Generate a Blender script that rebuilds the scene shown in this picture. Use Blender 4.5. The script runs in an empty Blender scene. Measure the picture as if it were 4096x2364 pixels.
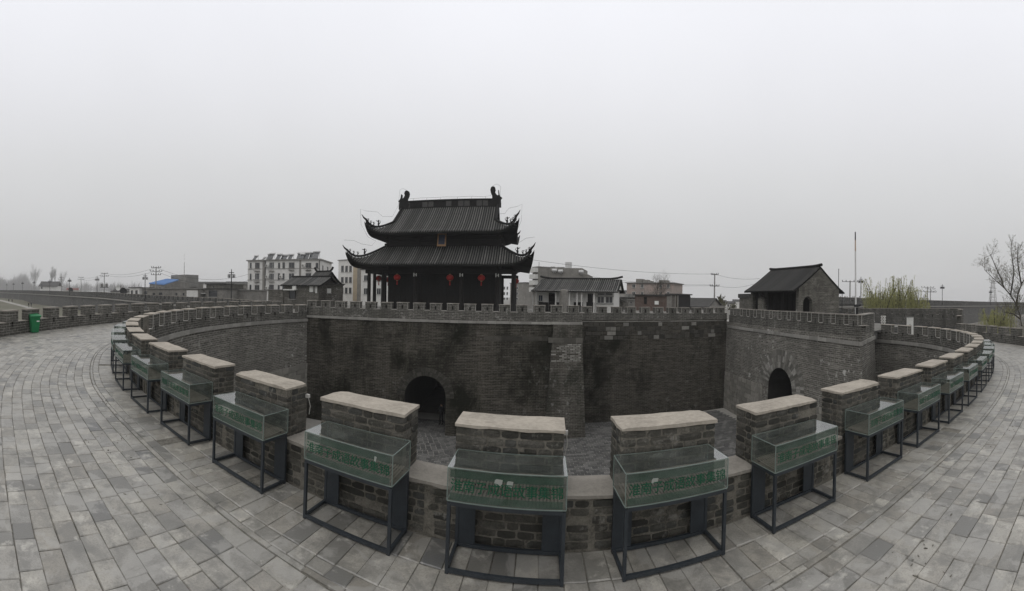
import bpy, math, random
from mathutils import Vector, Matrix
R = math.radians
random.seed(7)
sc = bpy.context.scene
COL = sc.collection

# ------------------------------------------------------------------ camera, sky, sun, exposure
EYE = 2.5            # camera height over the walkway
FPX = 1550.0         # cylinder radius in pixels of the 4096-wide photograph
cam = bpy.data.cameras.new('Camera')
cam.type = 'PANO'
cam.panorama_type = 'CENTRAL_CYLINDRICAL'
cam.central_cylindrical_range_u_min = -2048.0 / FPX
cam.central_cylindrical_range_u_max = 2048.0 / FPX
cam.central_cylindrical_range_v_min = -(2364 - 1185) / FPX
cam.central_cylindrical_range_v_max = 1185 / FPX
cam.central_cylindrical_radius = 1.0
cam.clip_start = 0.05
cam.clip_end = 6000
cam_o = bpy.data.objects.new('Camera', cam)
COL.objects.link(cam_o)
cam_o.matrix_world = Matrix.Translation((0, 0, EYE)) @ Matrix.Rotation(R(90), 4, 'X') @ Matrix.Rotation(27 / FPX, 4, 'Z')
sc.camera = cam_o

SUN_EL, SUN_AZ = R(58), R(215)
wd = bpy.data.worlds.new('World'); sc.world = wd; wd.use_nodes = True
wn, wl = wd.node_tree.nodes, wd.node_tree.links
wn.clear()
w_out = wn.new('ShaderNodeOutputWorld')
sky = wn.new('ShaderNodeTexSky'); sky.sky_type = 'NISHITA'; sky.sun_disc = False
sky.sun_elevation = SUN_EL; sky.sun_rotation = SUN_AZ; sky.dust_density = 4; sky.air_density = 1.5
bg_sky = wn.new('ShaderNodeBackground'); bg_sky.inputs[1].default_value = 0.06
wl.new(sky.outputs[0], bg_sky.inputs[0])
tc = wn.new('ShaderNodeTexCoord'); sx = wn.new('ShaderNodeSeparateXYZ')
wl.new(tc.outputs['Generated'], sx.inputs[0])
ramp = wn.new('ShaderNodeValToRGB')          # cloud deck of an overcast day: brighter overhead than at the horizon
cr = ramp.color_ramp
cr.elements[0].position = 0.0; cr.elements[0].color = (0.555, 0.555, 0.557, 1)
cr.elements[1].position = 1.0; cr.elements[1].color = (1.0, 1.0, 1.0, 1)
for p, c in ((0.118, (0.575, 0.575, 0.578, 1)), (0.30, (0.69, 0.692, 0.70, 1)), (0.443, (0.80, 0.803, 0.83, 1)), (0.594, (0.905, 0.912, 0.955, 1))):
    e = cr.elements.new(p); e.color = c
wl.new(sx.outputs[2], ramp.inputs[0])
cln = wn.new('ShaderNodeTexNoise'); cln.inputs['Scale'].default_value = 1.3; cln.inputs['Detail'].default_value = 4; cln.inputs['Roughness'].default_value = 0.5
wl.new(tc.outputs['Generated'], cln.inputs['Vector'])
mr = wn.new('ShaderNodeMapRange'); mr.inputs[1].default_value = 0.3; mr.inputs[2].default_value = 0.7; mr.inputs[3].default_value = 0.965; mr.inputs[4].default_value = 1.035
wl.new(cln.outputs[0], mr.inputs[0])
vm = wn.new('ShaderNodeVectorMath'); vm.operation = 'SCALE'
wl.new(ramp.outputs[0], vm.inputs[0]); wl.new(mr.outputs[0], vm.inputs['Scale'])
bg = wn.new('ShaderNodeBackground'); bg.inputs[1].default_value = 1.07
wl.new(vm.outputs[0], bg.inputs[0])
wmix = wn.new('ShaderNodeMixShader'); wmix.inputs[0].default_value = 0.06
wl.new(bg.outputs[0], wmix.inputs[1]); wl.new(bg_sky.outputs[0], wmix.inputs[2])
wl.new(wmix.outputs[0], w_out.inputs[0])

sun = bpy.data.lights.new('Sun', 'SUN'); sun.energy = 0.5; sun.angle = R(50); sun.color = (1, 0.97, 0.93)
sun_o = bpy.data.objects.new('Sun', sun); COL.objects.link(sun_o)
sun_o.rotation_euler = (R(90) - SUN_EL, 0, R(180) - SUN_AZ)

sc.view_settings.view_transform = 'Standard'
sc.view_settings.look = 'None'
sc.view_settings.exposure = 0.0
sc.view_settings.gamma = 1.0
sc.view_settings.use_curve_mapping = False
sc.cycles.max_bounces = 8
sc.cycles.transparent_max_bounces = 24
sc.cycles.volume_bounces = 1
sc.cycles.volume_step_rate = 4
sc.cycles.use_denoising = True

# the walkway and all that stands on it lean a little towards the right
BETA = 28 / FPX
MP = Matrix.Translation((0, 0, EYE)) @ Matrix.Rotation(BETA, 4, 'Y') @ Matrix.Translation((0, 0, -EYE))
I4 = Matrix.Identity(4)
def hor(x, a=27.0): return 1185 + a * math.sin((x - 2048) / FPX)
def W(x, y, d, a=27.0):
    """the point at horizontal distance d along the sight line of a photograph pixel"""
    t = (x - 2048) / FPX
    return Vector((d * math.sin(t), d * math.cos(t), EYE + d * (hor(x, a) - y) / FPX))
def G(x, y, z, a=27.0):
    """where that sight line meets height z"""
    return W(x, y, (EYE - z) * FPX / (y - hor(x, a)), a)

# ------------------------------------------------------------------ materials
def nd(nt, t, **k):
    n = nt.nodes.new(t)
    for a, v in k.items():
        if a.startswith('i_'): n.inputs[a[2:].replace('_', ' ')].default_value = v
        else: setattr(n, a, v)
    return n
def mat_base(name, rough=0.8, spec=0.3):
    m = bpy.data.materials.new(name); m.use_nodes = True
    nt = m.node_tree
    b = nt.nodes['Principled BSDF']
    b.inputs['Roughness'].default_value = rough
    b.inputs['Specular IOR Level'].default_value = spec
    return m, nt, b
def mixc(nt, fac, a, b, mode='MIX'):
    n = nd(nt, 'ShaderNodeMix', data_type='RGBA', blend_type=mode)
    for s, v in ((0, fac), (6, a), (7, b)):
        if isinstance(v, (int, float)): n.inputs[s].default_value = v
        elif isinstance(v, (tuple, list)): n.inputs[s].default_value = (*v[:3], 1)
        else: nt.links.new(v, n.inputs[s])
    return n.outputs[2]
def noise(nt, scale, detail=4, rough=0.6, vec=None, dist=0.0):
    n = nd(nt, 'ShaderNodeTexNoise')
    n.inputs['Scale'].default_value = scale; n.inputs['Detail'].default_value = detail
    n.inputs['Roughness'].default_value = rough; n.inputs['Distortion'].default_value = dist
    if vec is not None: nt.links.new(vec, n.inputs['Vector'])
    return n.outputs[0]
def rng(nt, v, a, b, c=0.0, d=1.0):
    n = nd(nt, 'ShaderNodeMapRange'); nt.links.new(v, n.inputs[0])
    for i, x in enumerate((a, b, c, d)): n.inputs[i + 1].default_value = x
    return n.outputs[0]
def pos(nt): return nd(nt, 'ShaderNodeNewGeometry').outputs['Position']
def stretch(nt, vec, s):
    n = nd(nt, 'ShaderNodeVectorMath', operation='MULTIPLY'); nt.links.new(vec, n.inputs[0]); n.inputs[1].default_value = s
    return n.outputs[0]
def bump(nt, b, h, strength=0.4, dist=0.02):
    n = nd(nt, 'ShaderNodeBump'); n.inputs['Strength'].default_value = strength; n.inputs['Distance'].default_value = dist
    nt.links.new(h, n.inputs['Height']); nt.links.new(n.outputs[0], b.inputs['Normal'])
def plain(name, col, rough=0.7, spec=0.3, var=0.25, scale=3.0, col2=None, metal=0.0, bmp=0.0):
    """one colour with fine wear"""
    m, nt, b = mat_base(name, rough, spec)
    p = pos(nt)
    n1 = noise(nt, scale, 5, 0.65, p)
    n2 = noise(nt, scale * 7, 3, 0.6, p)
    c2 = col2 or tuple(c * (1 - var) for c in col)
    c = mixc(nt, rng(nt, n1, 0.35, 0.65), col, c2)
    c = mixc(nt, rng(nt, n2, 0.4, 0.75, 0, 0.5), c, tuple(min(1, x * (1 + var)) for x in col))
    nt.links.new(c, b.inputs['Base Color']); b.inputs['Metallic'].default_value = metal
    if bmp: bump(nt, b, n2, bmp, 0.01)
    return m
def brick_mat(name, c1, c2, mortar, bw=0.4, bh=0.105, mw=0.012, stain=(0.03, 0.032, 0.025), stain_amt=0.6, white=0.0, wscale=0.35, streak=0.5, rowamt=0.5):
    """brickwork in metres over the UV map; stains and lime bloom in world space"""
    m, nt, b = mat_base(name, 0.9, 0.15)
    uv = nd(nt, 'ShaderNodeUVMap').outputs[0]
    br = nd(nt, 'ShaderNodeTexBrick'); nt.links.new(uv, br.inputs['Vector'])
    for k, v in (('Scale', 1.0), ('Mortar Size', mw), ('Mortar Smooth', 0.3), ('Bias', 0.0), ('Brick Width', bw), ('Row Height', bh)): br.inputs[k].default_value = v
    br.inputs['Color1'].default_value = (*c1, 1); br.inputs['Color2'].default_value = (*c2, 1); br.inputs['Mortar'].default_value = (*mortar, 1)
    p = pos(nt)
    big = noise(nt, wscale, 12, 0.72, stretch(nt, p, (1, 1, 0.7)), 0.3)
    st = noise(nt, 0.5, 9, 0.72, stretch(nt, p, (1.6, 1.6, 0.22)))
    fine = noise(nt, 9.0, 4, 0.7, p)
    row = noise(nt, 1.0, 2, 0.5, stretch(nt, uv, (0.6, 9.5, 1)))
    med = noise(nt, 2.6, 5, 0.7, p)
    c = mixc(nt, rng(nt, fine, 0.38, 0.7, 0, 0.6), br.outputs[0], tuple(x * 0.5 for x in c1))
    c = mixc(nt, rng(nt, med, 0.42, 0.7, 0, 0.5), c, tuple(x * 0.45 for x in c2))
    c = mixc(nt, rng(nt, row, 0.50, 0.66, 0, rowamt), c, mortar)
    c = mixc(nt, rng(nt, big, 0.45, 0.60, 0, stain_amt), c, stain)
    c = mixc(nt, rng(nt, st, 0.50, 0.70, 0, streak), c, tuple(x * 0.4 for x in c1))
    st2 = noise(nt, 0.42, 9, 0.7, stretch(nt, p, (1.1, 1.1, 0.14)))
    c = mixc(nt, rng(nt, st2, 0.57, 0.70, 0, streak * 0.75), c, mixc(nt, rng(nt, fine, 0.4, 0.6), tuple(min(1, x * 1.35) for x in mortar), c1))
    if white:
        w = noise(nt, 2.2, 8, 0.75, p); w2 = noise(nt, 0.22, 3, 0.5, p)
        mul = nd(nt, 'ShaderNodeMath', operation='MULTIPLY')
        nt.links.new(rng(nt, w, 0.575, 0.63, 0, white), mul.inputs[0]); nt.links.new(rng(nt, w2, 0.42, 0.6), mul.inputs[1])
        c = mixc(nt, mul.outputs[0], c, (0.50, 0.495, 0.465))
    nt.links.new(c, b.inputs['Base Color'])
    sub = nd(nt, 'ShaderNodeMath', operation='SUBTRACT'); nt.links.new(fine, sub.inputs[0]); nt.links.new(br.outputs['Fac'], sub.inputs[1])
    bump(nt, b, sub.outputs[0], 0.6, 0.02)
    return m
def piece_mat(name, cols, dirt, dirt_amt=0.5, patch=None, patch_lo=0.6, rough=0.85, spec=0.25, scale=4.0, grain=0.4, bmp=0.4, blotch=0.0):
    """colour picked by the per-piece attribute 'rnd' plus grain and patches"""
    m, nt, b = mat_base(name, rough, spec)
    at = nd(nt, 'ShaderNodeAttribute', attribute_name='rnd')
    rp = nd(nt, 'ShaderNodeValToRGB'); nt.links.new(at.outputs['Fac'], rp.inputs[0])
    e = rp.color_ramp; e.interpolation = 'LINEAR'
    e.elements[0].position = 0; e.elements[0].color = (*cols[0], 1)
    e.elements[1].position = 1; e.elements[1].color = (*cols[-1], 1)
    for i, c in enumerate(cols[1:-1], 1):
        x = e.elements.new(i / (len(cols) - 1)); x.color = (*c, 1)
    p = pos(nt)
    n1 = noise(nt, scale, 6, 0.68, p, 0.3); n2 = noise(nt, scale * 9, 4, 0.7, p); n3 = noise(nt, scale * 0.35, 4, 0.6, p)
    c = mixc(nt, rng(nt, n1, 0.42, 0.68, 0, dirt_amt), rp.outputs[0], dirt)
    c = mixc(nt, rng(nt, n2, 0.45, 0.75, 0, grain), c, tuple(x * 0.5 for x in cols[len(cols) // 2]))
    c = mixc(nt, rng(nt, n3, 0.45, 0.7, 0, 0.3), c, dirt)
    if blotch:
        bn = noise(nt, blotch, 7, 0.62, p, 0.8); c = mixc(nt, rng(nt, bn, 0.52, 0.58, 0, 0.55), c, tuple(min(1, x * 1.25) for x in cols[-2])); c = mixc(nt, rng(nt, bn, 0.38, 0.44, 0.6, 0), c, dirt)
    if patch:
        pn = noise(nt, scale * 0.6, 8, 0.68, p, 0.15)
        c = mixc(nt, rng(nt, pn, patch_lo, patch_lo + 0.08, 0, 0.65), c, patch)
    nt.links.new(c, b.inputs['Base Color'])
    bump(nt, b, n2, bmp, 0.01)
    return m
def glass_mat(name, tint=(0.92, 0.945, 0.935), ior=1.7, dirt=0.045):
    m = bpy.data.materials.new(name); m.use_nodes = True; nt = m.node_tree; nt.nodes.clear()
    out = nd(nt, 'ShaderNodeOutputMaterial')
    tr = nd(nt, 'ShaderNodeBsdfTransparent'); tr.inputs[0].default_value = (*tint, 1)
    gl = nd(nt, 'ShaderNodeBsdfGlossy'); gl.inputs['Roughness'].default_value = 0.02
    df = nd(nt, 'ShaderNodeBsdfDiffuse'); df.inputs[0].default_value = (0.34, 0.36, 0.345, 1)
    fr = nd(nt, 'ShaderNodeFresnel'); fr.inputs[0].default_value = ior
    n = noise(nt, 3.0, 5, 0.7, pos(nt))
    m1 = nd(nt, 'ShaderNodeMixShader'); nt.links.new(rng(nt, n, 0.35, 0.75, dirt * 0.3, dirt * 2), m1.inputs[0])
    nt.links.new(tr.outputs[0], m1.inputs[1]); nt.links.new(df.outputs[0], m1.inputs[2])
    m2 = nd(nt, 'ShaderNodeMixShader'); bf = nd(nt, 'ShaderNodeMath', operation='SUBTRACT', use_clamp=True); bf.inputs[0].default_value = 1.0; nt.links.new(nd(nt, 'ShaderNodeNewGeometry').outputs['Backfacing'], bf.inputs[1])
    mu = nd(nt, 'ShaderNodeMath', operation='MULTIPLY'); nt.links.new(fr.outputs[0], mu.inputs[0]); nt.links.new(bf.outputs[0], mu.inputs[1])
    nt.links.new(mu.outputs[0], m2.inputs[0]); nt.links.new(m1.outputs[0], m2.inputs[1]); nt.links.new(gl.outputs[0], m2.inputs[2])
    nt.links.new(m2.outputs[0], out.inputs[0])
    return m
def film_mat(name, col, alpha):
    m = bpy.data.materials.new(name); m.use_nodes = True; nt = m.node_tree; nt.nodes.clear()
    out = nd(nt, 'ShaderNodeOutputMaterial')
    tr = nd(nt, 'ShaderNodeBsdfTransparent'); df = nd(nt, 'ShaderNodeBsdfDiffuse'); df.inputs[0].default_value = (*col, 1)
    n = noise(nt, 5.0, 5, 0.7, pos(nt))
    mx = nd(nt, 'ShaderNodeMixShader'); nt.links.new(rng(nt, n, 0.3, 0.75, alpha, alpha * 0.6), mx.inputs[0])
    nt.links.new(tr.outputs[0], mx.inputs[1]); nt.links.new(df.outputs[0], mx.inputs[2]); nt.links.new(mx.outputs[0], out.inputs[0])
    return m
GREY1, GREY2, MORT = (0.105, 0.102, 0.092), (0.075, 0.073, 0.066), (0.20, 0.195, 0.18)
M = dict(
    gatewall=brick_mat('old gate wall brick', (0.060, 0.054, 0.043), (0.024, 0.022, 0.018), (0.13, 0.12, 0.10), bh=0.12, mw=0.02, stain=(0.008, 0.0085, 0.0042), stain_amt=0.95, white=0.12, streak=0.75, rowamt=0.6),
    pier=brick_mat('worn pier brick', (0.085, 0.079, 0.066), (0.045, 0.042, 0.035), (0.17, 0.16, 0.138), bh=0.12, mw=0.022, stain=(0.014, 0.016, 0.01), stain_amt=0.75, white=0.3, streak=0.5, rowamt=0.6, wscale=0.6),
    ringwall=brick_mat('barbican wall brick', (0.165, 0.157, 0.137), (0.085, 0.081, 0.071), (0.32, 0.307, 0.275), bh=0.13, mw=0.024, stain=(0.07, 0.067, 0.058), stain_amt=0.4, white=1.0, streak=0.3, rowamt=0.55),
    parapet=brick_mat('parapet brick', (0.105, 0.10, 0.088), (0.06, 0.058, 0.052), (0.27, 0.26, 0.235), bw=0.42, bh=0.125, mw=0.02, stain=(0.045, 0.045, 0.037), stain_amt=0.45, white=0.35, rowamt=0.45, wscale=0.8),
    farwall=brick_mat('far wall brick', (0.105, 0.103, 0.098), (0.07, 0.069, 0.065), (0.16, 0.157, 0.148), bw=0.9, bh=0.25, mw=0.05, stain=(0.045, 0.045, 0.04), stain_amt=0.5, white=0.5, wscale=0.1),
    housebrick=brick_mat('house brick', (0.14, 0.132, 0.112), (0.06, 0.057, 0.050), (0.24, 0.23, 0.205), bw=0.42, bh=0.12, mw=0.02, stain=(0.05, 0.047, 0.04), stain_amt=0.5, wscale=0.9, white=0.5),
    redbrick=brick_mat('red brick', (0.16, 0.105, 0.085), (0.13, 0.085, 0.07), (0.2, 0.17, 0.15), bw=0.26, bh=0.08, stain=(0.07, 0.06, 0.05), stain_amt=0.4),
    mortar=plain('lime mortar', (0.165, 0.154, 0.13), 0.95, 0.1, 0.55, 7, bmp=0.5),
    cap=plain('mortar coping', (0.37, 0.334, 0.282), 0.9, 0.2, 0.32, 3.0, bmp=0.25),
    ledge=plain('worn mortar ledge', (0.27, 0.25, 0.22), 0.9, 0.2, 0.25, 4, bmp=0.4),
    brick=piece_mat('grey brick', [(0.032, 0.031, 0.028), (0.07, 0.065, 0.056), (0.11, 0.102, 0.086), (0.058, 0.06, 0.058), (0.135, 0.127, 0.108), (0.085, 0.08, 0.07)], (0.028, 0.029, 0.022), 0.8, patch=(0.27, 0.26, 0.23), patch_lo=0.59, scale=6.0, grain=0.75, bmp=1.0),
    paver=piece_mat('paving brick', [(0.07, 0.075, 0.082), (0.15, 0.146, 0.134), (0.285, 0.271, 0.239), (0.385, 0.364, 0.317), (0.215, 0.198, 0.168), (0.33, 0.311, 0.272), (0.25, 0.242, 0.223), (0.52, 0.492, 0.427)], (0.14, 0.136, 0.122), 0.8, patch=(0.47, 0.45, 0.40), patch_lo=0.585, rough=0.40, spec=0.9, scale=6.0, grain=0.55, blotch=2.2),
    grout=plain('sandy joint', (0.20, 0.19, 0.165), 0.95, 0.1, 0.6, 5),
    stone=piece_mat('string course stone', [(0.22, 0.213, 0.195), (0.28, 0.27, 0.25), (0.34, 0.33, 0.30)], (0.16, 0.157, 0.14), 0.5, scale=2.5),
    block=piece_mat('ashlar block', [(0.15, 0.146, 0.132), (0.20, 0.193, 0.175), (0.26, 0.25, 0.225)], (0.10, 0.098, 0.085), 0.5, scale=2.0),
    ashlar=piece_mat('footing stone', [(0.18, 0.173, 0.152), (0.24, 0.23, 0.205), (0.32, 0.305, 0.27)], (0.12, 0.116, 0.10), 0.5, scale=2.0),
    rubble=piece_mat('pale arch brick', [(0.10, 0.096, 0.085), (0.20, 0.193, 0.172), (0.38, 0.37, 0.34)], (0.10, 0.097, 0.085), 0.6, scale=3.0),
    pierstone=piece_mat('worn pier stone', [(0.075, 0.07, 0.06), (0.11, 0.104, 0.09), (0.15, 0.142, 0.125)], (0.05, 0.049, 0.04), 0.6, scale=2.5),
    archbrick=piece_mat('arch brick', [(0.032, 0.03, 0.025), (0.055, 0.051, 0.043), (0.085, 0.079, 0.067)], (0.022, 0.022, 0.017), 0.6, scale=3.0),
    sett=piece_mat('granite sett', [(0.06, 0.06, 0.06), (0.10, 0.099, 0.095), (0.16, 0.157, 0.15)], (0.08, 0.079, 0.073), 0.4, scale=3.0),
    tile=piece_mat('grey roof tile', [(0.055, 0.055, 0.053), (0.11, 0.108, 0.102), (0.17, 0.166, 0.156)], (0.045, 0.045, 0.042), 0.55, scale=3.0, rough=0.75),
    slate=piece_mat('dark roof tile', [(0.028, 0.028, 0.027), (0.042, 0.041, 0.039), (0.055, 0.054, 0.051)], (0.03, 0.03, 0.028), 0.5, scale=2.0),
    tilebed=plain('roof tile bed', (0.014, 0.014, 0.013), 0.9, 0.1, 0.3, 3),
    ridge=plain('ridge clay', (0.016, 0.0155, 0.015), 0.85, 0.2, 0.35, 3),
    relief=plain('carved ridge panel', (0.085, 0.083, 0.08), 0.9, 0.15, 0.5, 9, bmp=0.8),
    wood=plain('dark stained timber', (0.013, 0.0115, 0.0105), 0.75, 0.2, 0.4, 5),
    lantern=plain('red lantern silk', (0.33, 0.018, 0.014), 0.6, 0.3, 0.25, 8),
    gold=plain('faded gilt', (0.34, 0.20, 0.10), 0.6, 0.3, 0.3, 8),
    blue=plain('dark blue board', (0.018, 0.03, 0.06), 0.5, 0.4, 0.3, 5),
    metal=plain('slate painted steel', (0.028, 0.034, 0.04), 0.5, 0.4, 0.3, 7),
    glass=glass_mat('case glass'),
    glasstop=glass_mat('case top glass', (0.90, 0.93, 0.92), 4.2, 0.06),
    edge=plain('ground glass edge', (0.17, 0.21, 0.19), 0.4, 0.5, 0.2, 8),
    film=film_mat('green film', (0.022, 0.085, 0.052), 0.62),
    ink=plain('green lettering', (0.008, 0.075, 0.038), 0.6, 0.3, 0.15, 10),
    tape=film_mat('peeling tape', (0.45, 0.46, 0.43), 0.8),
    slatgap=plain('brown scroll backing', (0.115, 0.098, 0.079), 0.9, 0.1, 0.3, 9),  # dark brown board colour that shows between the slats
    bamboo=plain('bamboo slip', (0.175, 0.15, 0.122), 0.8, 0.25, 0.3, 12),
    binp=plain('green plastic', (0.012, 0.17, 0.062), 0.45, 0.4, 0.15, 4),
    white=plain('white sticker', (0.75, 0.75, 0.72), 0.6, 0.3, 0.1, 5),
    strip=plain('white light tube', (0.50, 0.49, 0.455), 0.6, 0.3, 0.2, 6),
    plaster=plain('stained white plaster', (0.66, 0.65, 0.62), 0.9, 0.15, 0.22, 0.8),
    plaster2=plain('grey render', (0.23, 0.22, 0.20), 0.9, 0.15, 0.35, 0.7),
    tan=plain('tan render', (0.42, 0.35, 0.25), 0.9, 0.15, 0.2, 0.8),
    pink=plain('weathered pinkish render', (0.37, 0.295, 0.26), 0.9, 0.15, 0.35, 0.6, col2=(0.26, 0.24, 0.22)),
    concrete=plain('grey concrete', (0.24, 0.235, 0.22), 0.9, 0.15, 0.3, 1.0),
    darkroof=plain('dark felt roof', (0.06, 0.058, 0.055), 0.9, 0.15, 0.3, 1.0),
    redroof=plain('red tile roof', (0.17, 0.075, 0.065), 0.9, 0.15, 0.3, 1.0),
    blueroof=plain('blue sheet roof', (0.10, 0.22, 0.46), 0.5, 0.4, 0.12, 1.0),
    pane=plain('dark window', (0.035, 0.038, 0.042), 0.15, 0.6, 0.4, 0.8),
    frame=plain('white window frame', (0.6, 0.6, 0.57), 0.6, 0.3, 0.15, 3),
    steel=plain('tank steel', (0.55, 0.55, 0.54), 0.35, 0.5, 0.15, 4),
    black=plain('black paint', (0.015, 0.015, 0.015), 0.6, 0.3, 0.3, 5),
    polew=plain('pole white', (0.62, 0.62, 0.60), 0.5, 0.4, 0.08, 3),
    polet=plain('pole tan', (0.46, 0.35, 0.27), 0.6, 0.3, 0.1, 3),
    post=plain('concrete pole', (0.27, 0.265, 0.25), 0.9, 0.15, 0.2, 2),
    wire=plain('wire', (0.05, 0.05, 0.05), 0.7, 0.2, 0.2, 2),
    bark=plain('bark', (0.075, 0.065, 0.052), 0.95, 0.1, 0.35, 4),
    twig=plain('grey twigs', (0.13, 0.12, 0.108), 0.95, 0.1, 0.3, 1),
    twigdark=plain('fine brown twigs', (0.10, 0.088, 0.07), 0.95, 0.1, 0.3, 1),
    bud=plain('young leaves', (0.15, 0.145, 0.07), 0.8, 0.2, 0.3, 2),
    willow=plain('willow leaf', (0.31, 0.31, 0.125), 0.8, 0.2, 0.35, 1.5),
    grass=plain('dry winter grass', (0.115, 0.115, 0.085), 0.95, 0.1, 0.35, 0.25, col2=(0.14, 0.13, 0.105)),
    earth=plain('bare earth', (0.16, 0.15, 0.13), 0.95, 0.1, 0.3, 0.15),
    track=plain('pale path', (0.30, 0.29, 0.265), 0.95, 0.1, 0.2, 0.5),
    deck=plain('wall top paving', (0.17, 0.165, 0.15), 0.9, 0.2, 0.25, 1.5),
    coat=plain('dark clothing', (0.02, 0.02, 0.022), 0.9, 0.1, 0.3, 6),
    skin=plain('skin', (0.40, 0.26, 0.19), 0.6, 0.3, 0.1, 6),
    dark=plain('unlit vault', (0.03, 0.029, 0.027), 0.95, 0.05, 0.3, 1.5),  # interior shade is put into this near-black vault colour
)

# ------------------------------------------------------------------ mesh helpers
class MB:
    """collects faces with box-mapped UVs (metres) and a per-piece random value"""
    def __init__(s): s.v, s.f, s.uv, s.r, s.cur = [], [], [], [], 0.5
    def vert(s, p): s.v.append(tuple(p)); s.r.append(s.cur); return len(s.v) - 1
    def face(s, pts, uv=None):
        i = [s.vert(p) for p in pts]
        s.f.append(i); s.uv.append(uv)
    def quadmesh(s, grid, close=False, uvf=None):
        n = len(grid); m = len(grid[0]); b = len(s.v)
        for row in grid:
            for p in row: s.vert(p)
        for i in range(n - 1):
            for j in range(m - 1 + (1 if close else 0)):
                j2 = (j + 1) % m
                s.f.append([b + i * m + j, b + i * m + j2, b + (i + 1) * m + j2, b + (i + 1) * m + j])
                s.uv.append([uvf(i, j), uvf(i, j + 1), uvf(i + 1, j + 1), uvf(i + 1, j)] if uvf else None)
    def box(s, x0, x1, y0, y1, z0, z1, T=None):
        c = [(x0, y0, z0), (x1, y0, z0), (x1, y1, z0), (x0, y1, z0), (x0, y0, z1), (x1, y0, z1), (x1, y1, z1), (x0, y1, z1)]
        b = len(s.v)
        for p in c: s.vert(T @ Vector(p) if T else p)
        for q in ((0, 3, 2, 1), (4, 5, 6, 7), (0, 1, 5, 4), (1, 2, 6, 5), (2, 3, 7, 6), (3, 0, 4, 7)):
            s.f.append([b + k for k in q])
            loc = [c[k] for k in q]
            a = 2 if q in ((0, 3, 2, 1), (4, 5, 6, 7)) else (1 if q in ((0, 1, 5, 4), (2, 3, 7, 6)) else 0)
            s.uv.append([(p[0], p[1]) if a == 2 else ((p[0], p[2]) if a == 1 else (p[1], p[2])) for p in loc])
    def cbox(s, c, sx_, sy_, sz_, T=None): s.box(c[0] - sx_ / 2, c[0] + sx_ / 2, c[1] - sy_ / 2, c[1] + sy_ / 2, c[2] - sz_ / 2, c[2] + sz_ / 2, T)
    def tube(s, pts, rad, n=6, caps=True):
        pts = [Vector(p) for p in pts]
        if not isinstance(rad, (list, tuple)): rad = [rad] * len(pts)
        rows = []
        for i, p in enumerate(pts):
            d = (pts[min(i + 1, len(pts) - 1)] - pts[max(i - 1, 0)])
            if d.length < 1e-9: d = Vector((0, 0, 1))
            d.normalize()
            u = d.cross(Vector((0, 0, 1)) if abs(d.z) < 0.95 else Vector((0, 1, 0))); u.normalize(); w = d.cross(u)
            rows.append([p + (u * math.cos(2 * math.pi * k / n) + w * math.sin(2 * math.pi * k / n)) * rad[i] for k in range(n)])
        b = len(s.v)
        s.quadmesh(rows, True)
        if caps:
            s.f.append([b + k for k in range(n)][::-1]); s.uv.append(None)
            e = b + (len(rows) - 1) * n
            s.f.append([e + k for k in range(n)]); s.uv.append(None)
    def lathe(s, prof, n=10, c=(0, 0, 0)):
        s.quadmesh([[(c[0] + r * math.cos(2 * math.pi * k / n), c[1] + r * math.sin(2 * math.pi * k / n), c[2] + z) for k in range(n)] for r, z in prof], True)
    def prism(s, poly, z0, z1):
        """plan polygon (counter-clockwise) between two heights (numbers or per-point lists)"""
        n = len(poly)
        a = z0 if isinstance(z0, (list, tuple)) else [z0] * n
        b = z1 if isinstance(z1, (list, tuple)) else [z1] * n
        L = 0
        for i in range(n):
            j = (i + 1) % n
            p, q = poly[i], poly[j]; l = math.hypot(q[0] - p[0], q[1] - p[1])
            s.face([(p[0], p[1], a[i]), (q[0], q[1], a[j]), (q[0], q[1], b[j]), (p[0], p[1], b[i])], [(L, a[i]), (L + l, a[j]), (L + l, b[j]), (L, b[i])])
            L += l
        s.face([(poly[i][0], poly[i][1], b[i]) for i in range(n)])
        s.face([(poly[i][0], poly[i][1], a[i]) for i in range(n)][::-1])
    def mesh(s, name, smooth=False):
        me = bpy.data.meshes.new(name)
        me.from_pydata(s.v, [], s.f)
        uvl = me.uv_layers.new(name='UVMap').data
        k = 0
        for fi, f in enumerate(s.f):
            u = s.uv[fi]
            if u is None:
                P = [Vector(s.v[i]) for i in f]
                nrm = (P[1] - P[0]).cross(P[2] - P[1])
                ax = max(range(3), key=lambda a: abs(nrm[a]))
                u = [((p.x, p.y) if ax == 2 else ((p.x, p.z) if ax == 1 else (p.y, p.z))) for p in P]
            for q in u:
                uvl[k].uv = q; k += 1
        at = me.attributes.new('rnd', 'FLOAT', 'POINT'); at.data.foreach_set('value', s.r)
        if smooth: me.polygons.foreach_set('use_smooth', [True] * len(me.polygons))
        me.update()
        return me
    def build(s, name, mat, parent=None, mw=None, smooth=False):
        return link(name, s.mesh(name, smooth), mat, parent, mw)
def link(name, me, mat=None, parent=None, mw=None):
    if mat is not None and not me.materials: me.materials.append(M[mat] if isinstance(mat, str) else mat)
    o = bpy.data.objects.new(name, me); COL.objects.link(o)
    if parent is not None: o.parent = parent
    if mw is not None:
        if parent is not None: o.matrix_basis = mw
        else: o.matrix_world = mw
    return o
def root(name, label, cat, mw=None, group=None):
    o = bpy.data.objects.new(name, None); COL.objects.link(o); o.empty_display_size = 0.2
    if mw is not None: o.matrix_world = mw
    return tag(o, label, cat, group)
def tag(o, label=None, cat=None, group=None, kind=None):
    if label: o['label'] = label
    if cat: o['category'] = cat
    if group: o['group'] = group
    if kind: o['kind'] = kind
    return o
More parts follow.
